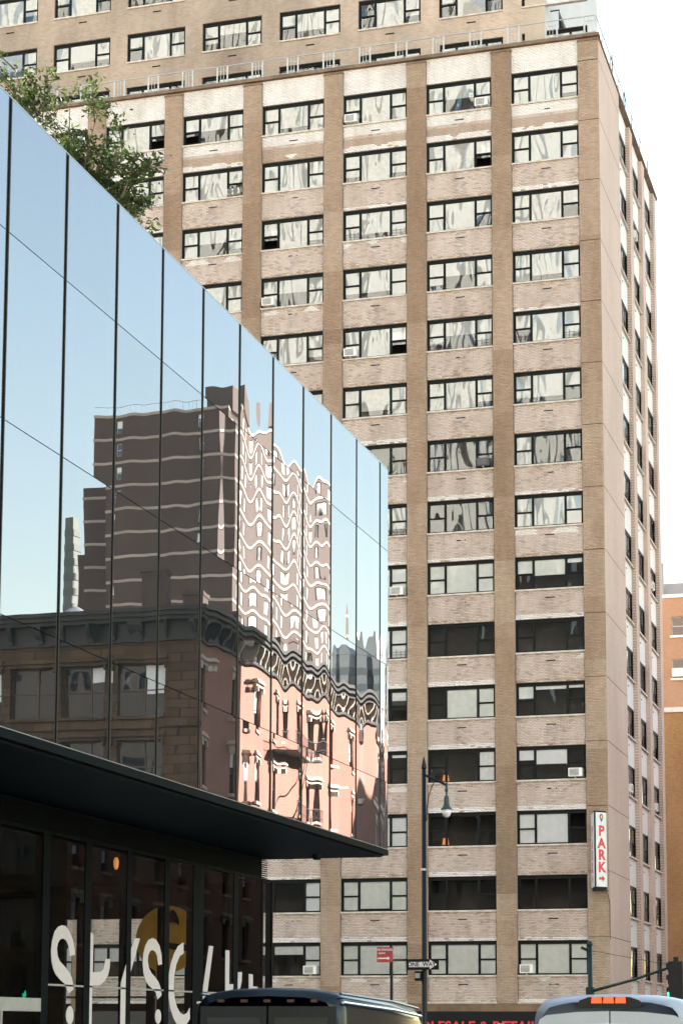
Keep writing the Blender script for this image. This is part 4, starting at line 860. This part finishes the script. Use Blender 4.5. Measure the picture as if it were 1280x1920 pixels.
for y in (86.2, 91.5, 96.5, 104.0): part(MB().box(7.0, 8.2, y, y + 1.2, 19.4, 22.6).box(6.95, 8.25, y - .05, y + 1.25, 22.6, 22.8), 'chimney', 'brown_brick_x', cb)
fe = thing('fire_escape', (XR - .6, 97.8, 11), 'black iron fire escape on the red brick front mirrored in glass', 'fire escape')
for z in (11.9, 15.4):
    part(MB().box(XR - 1.1, XR - .02, 95.2, 100.4, z - .05, z), 'platform', 'iron', fe)
    m_ = MB()
    for k in range(27): m_.box(XR - 1.1, XR - 1.08, 95.2 + k*.2, 95.22 + k*.2, z, z + .9)
    m_.box(XR - 1.11, XR - 1.07, 95.2, 100.4, z + .9, z + .94).box(XR - 1.11, XR - 1.07, 95.2, 100.4, z + .45, z + .47); part(m_, 'railing', 'iron', fe)
part(MB().tube([(XR - .7, 95.6, 11.9), (XR - .7, 99.8, 15.4)], .04, 5).tube([(XR - 1.0, 95.6, 11.9), (XR - 1.0, 99.8, 15.4)], .04, 5), 'stair', 'iron', fe)
oh = thing('ornate_house', (12, 126, -1.35), 'pink and cream ornate row house beyond the corner building, mirrored in glass', 'house')
FS2 = Facade((XR + .05, 0, 0), (0, -1, 0), (-1, 0, 0)); hops = [(-(y + 1.3), -y, z, z + 2.2) for y in (114.4, 117.6, 120.8, 124.4, 127.6, 130.8, 134.4, 137.6) for z in (15.2, 11.6, 8.0)]
part(FS2.wall(-141, -113.05, -1.4, 18.6, hops, reveal=.25), 'wall', 'house_brick_y', oh); simple_windows(FS2, hops, oh, frame='white_trim', d=.2, blind=.6, hood='white_trim', sill='white_trim', rnd=rn)
part(MB().box(XR - .5, XR + .3, 113.1, 141, 18.6, 18.9).box(XR - .3, XR + .3, 113.1, 141, 18.3, 18.6).box(XR - .08, XR + .2, 113.1, 141, 14.6, 14.9).box(XR - .08, XR + .2, 113.1, 141, 11.0, 11.3), 'cornice', 'white_trim', oh)
part(MB().box(XR + .2, 22, 113.1, 141, 18.55, 18.7).box(XR + .8, 22, 113.1, 140.9, -1.3, 18.5), 'roof', 'roof_tar', oh)
part(MB().prism([(0, 18.9), (3, 18.9), (1.5, 21.0)], lambda u, v, d: (XR - .2 + d, 117 + u, v), 0, .6), 'gable', 'white_trim', oh)
# tall brown tower
bw = thing('brown_tower', (62, 245, -1.35), 'tall brown brick tower with pale floor bands mirrored in the glass panels', 'building')
X3, Y3, YE = 53.97, 225.0, 266.5
F3 = Facade((0, Y3, 0), (1, 0, 0), (0, -1, 0)); F3S = Facade((X3, 0, 0), (0, -1, 0), (-1, 0, 0)); FLR = [76.0 - 2.95*k for k in range(1, 17)]
o1 = [(a, a + 1.0, z + .8, z + 2.4) for a in (57.4, 68.3) for z in FLR]; o2 = [(-(y + 2.0), -y, z + .75, z + 2.45) for y in (227.5, 231.8, 237.5, 241.8, 247.5, 251.8, 257.5, 262.2) for z in FLR]
part(F3.wall(X3, 71, -1.4, 76.2, o1, reveal=.3), 'wall', 'brown_brick_x', bw); part(F3S.wall(-YE, -Y3, -1.4, 76.2, o2, reveal=.3), 'street_wall', 'brown_brick_y', bw)
simple_windows(F3, o1, bw, frame='white_trim', sill=None, blind=.6, rnd=rn); simple_windows(F3S, o2, bw, frame='white_trim', glass='sky_sheen_glass', sill=None, blind=.35, mull=1, rails=0, rnd=rn)
for z in FLR + [76.0]: part(MB().box(X3 - .09, 71.05, Y3 - .09, Y3 + .0, z - .17, z + .17).box(X3 - .09, X3 - .0, Y3, YE, z - .17, z + .17), 'floor_band', 'band_stone', bw)
part(MB().box(X3 + .6, 70.9, Y3 + .6, YE, -1.3, 76.1), 'core', 'room_dark', bw); part(MB().box(X3 - .6, 57.2, Y3 + 2, Y3 + 10, 76.1, 79.2), 'bulkhead', 'brown_brick_y', bw)
m_ = MB().box(57.5, 71, Y3 + .1, Y3 + .14, 77.2, 77.26)
for k in range(14): m_.box(57.6 + k, 57.65 + k, Y3 + .1, Y3 + .15, 76.2, 77.25)
part(m_, 'roof_fence', 'rail_metal', bw)
def far_tower(name, x0, x1, y0, y1, z, mat, label, roof=0, band='slate'):
    t = thing(name, ((x0+x1)/2, (y0+y1)/2, -1.35), label, 'building'); part(MB().box(x0, x1, y0, y1, -1.4, z), 'wall', mat, t)
    for k in range(1, int(z / 3.3)):
        zz = z - k*3.3; part(MB().box(x0 - .15, x1 + .15, y0 - .15, y1 + .15, zz - .9, zz + .6), 'floor_band', band, t)
    if roof:
        part(MB().prism([(x0 - .3, z), (x1 + .3, z), ((x0+x1)/2 + .6, z + roof), ((x0+x1)/2 - .6, z + roof)], lambda u, v, d: (u, d, v), y0 - .3, y1 + .3), 'roof', mat, t)
    return t
far_tower('grey_tower', 90.2, 93.4, 400, 412, 78.5, 'slate_pale', 'slim pale grey tower mirrored at the right end of the glass', 2.0, 'slate')
far_tower('grey_tower', 84.3, 88.3, 400, 412, 78.0, 'slate_pale', 'wider grey tower with peaked roof mirrored near the glass corner', 5.0, 'slate')
part(MB().box(71.02, 74.6, Y3 + 4, YE, -1.4, 68.5).box(74.62, 76.4, Y3 + 6, YE, -1.4, 60.5), 'rear_mass', 'brown_brick_x', bw)
for z in FLR[2:]: part(MB().box(71.02, 74.65, Y3 + 3.9, Y3 + 4, z - .17, z + .17), 'wing_band', 'band_stone', bw)
far_tower('glass_tower', 152.6, 155.2, 400, 402, 112, 'pale_green', 'pale green grey tower mirrored left of the brown tower', 0, 'grey_green')
wt = thing('water_tank', (14.8, 97, 19.4), 'dark wooden water tank on the corner building roof, mirrored at left', 'water tank')
part(MB().lathe([(1.2, 1.2), (1.15, 3.4)], (16.3, 97, 19.4), 18), 'barrel', 'tank_wood', wt, smooth=True); part(MB().lathe([(1.35, 3.4), (.05, 4.2)], (16.3, 97, 19.4), 18), 'roof', 'slate', wt)
for sx in (-.8, .8):
    for sy in (-.8, .8): part(MB().box(16.3 + sx - .08, 16.3 + sx + .08, 97 + sy - .08, 97 + sy + .08, 19.4, 20.6), 'leg', 'iron', wt)
# buildings behind the camera: for window reflections, pale ones also for bounced sunlight
def rear_block(name, x0, x1, y0, y1, z, mat, label, pitch=3.4):
    t = thing(name, ((x0+x1)/2, (y0+y1)/2, 0), label, 'building'); fc = Facade((0, y1, 0), (-1, 0, 0), (0, 1, 0)); ops = []
    u = -x1 + 1.2
    while u + 1.6 < -x0:
        zz = z - 3.2
        while zz > 8: ops.append((u, u + 1.5, zz, zz + 1.8)); zz -= pitch
        u += 3.2 if z < 60 else 7.0
    part(fc.wall(-x1, -x0, -1, z, ops, reveal=.25), 'wall', mat, t); simple_windows(fc, ops, t, frame='white_trim', sill=None)
    part(MB().box(x0, x1, y0, y1 - .6, -1, z - .2), 'core', mat, t); part(MB().box(x0 - .2, x1 + .2, y1 - .3, y1 + .5, z, z + .7), 'cornice', 'cream_stone', t)
rear_block('office_block', -125, -30, -60, -40, 53, 'bronze', 'dark bronze office block behind the viewpoint, seen only in window reflections')
rear_block('stone_tower', -122, -101, -95, -75, 150, 'pale_block', 'leftmost pale tower behind the viewpoint, seen only in window reflections', 14)  # pale towers set for window streaks, widened to bounce more sun
rear_block('stone_tower', -95, -79, -95, -75, 165, 'pale_block', 'tallest pale tower behind the viewpoint, seen only in window reflections', 14)
rear_block('stone_tower', -74, -56, -95, -75, 145, 'pale_block', 'middle pale tower behind the viewpoint, seen only in window reflections', 14)
rear_block('stone_tower', -50, -34, -95, -75, 160, 'pale_block', 'rightmost pale tower behind the viewpoint, seen only in window reflections', 14)
rear_block('bounce_block', 5, 40, -60, -25, 70, 'pale_block', 'unseen pale block added behind the viewpoint to bounce sunlight', 9)  # both blocks added out of view to throw warm light on the tower front
rear_block('bounce_block', 46, 90, -60, -25, 85, 'pale_block', 'second unseen pale block added farther along the cross street to bounce sunlight', 9)
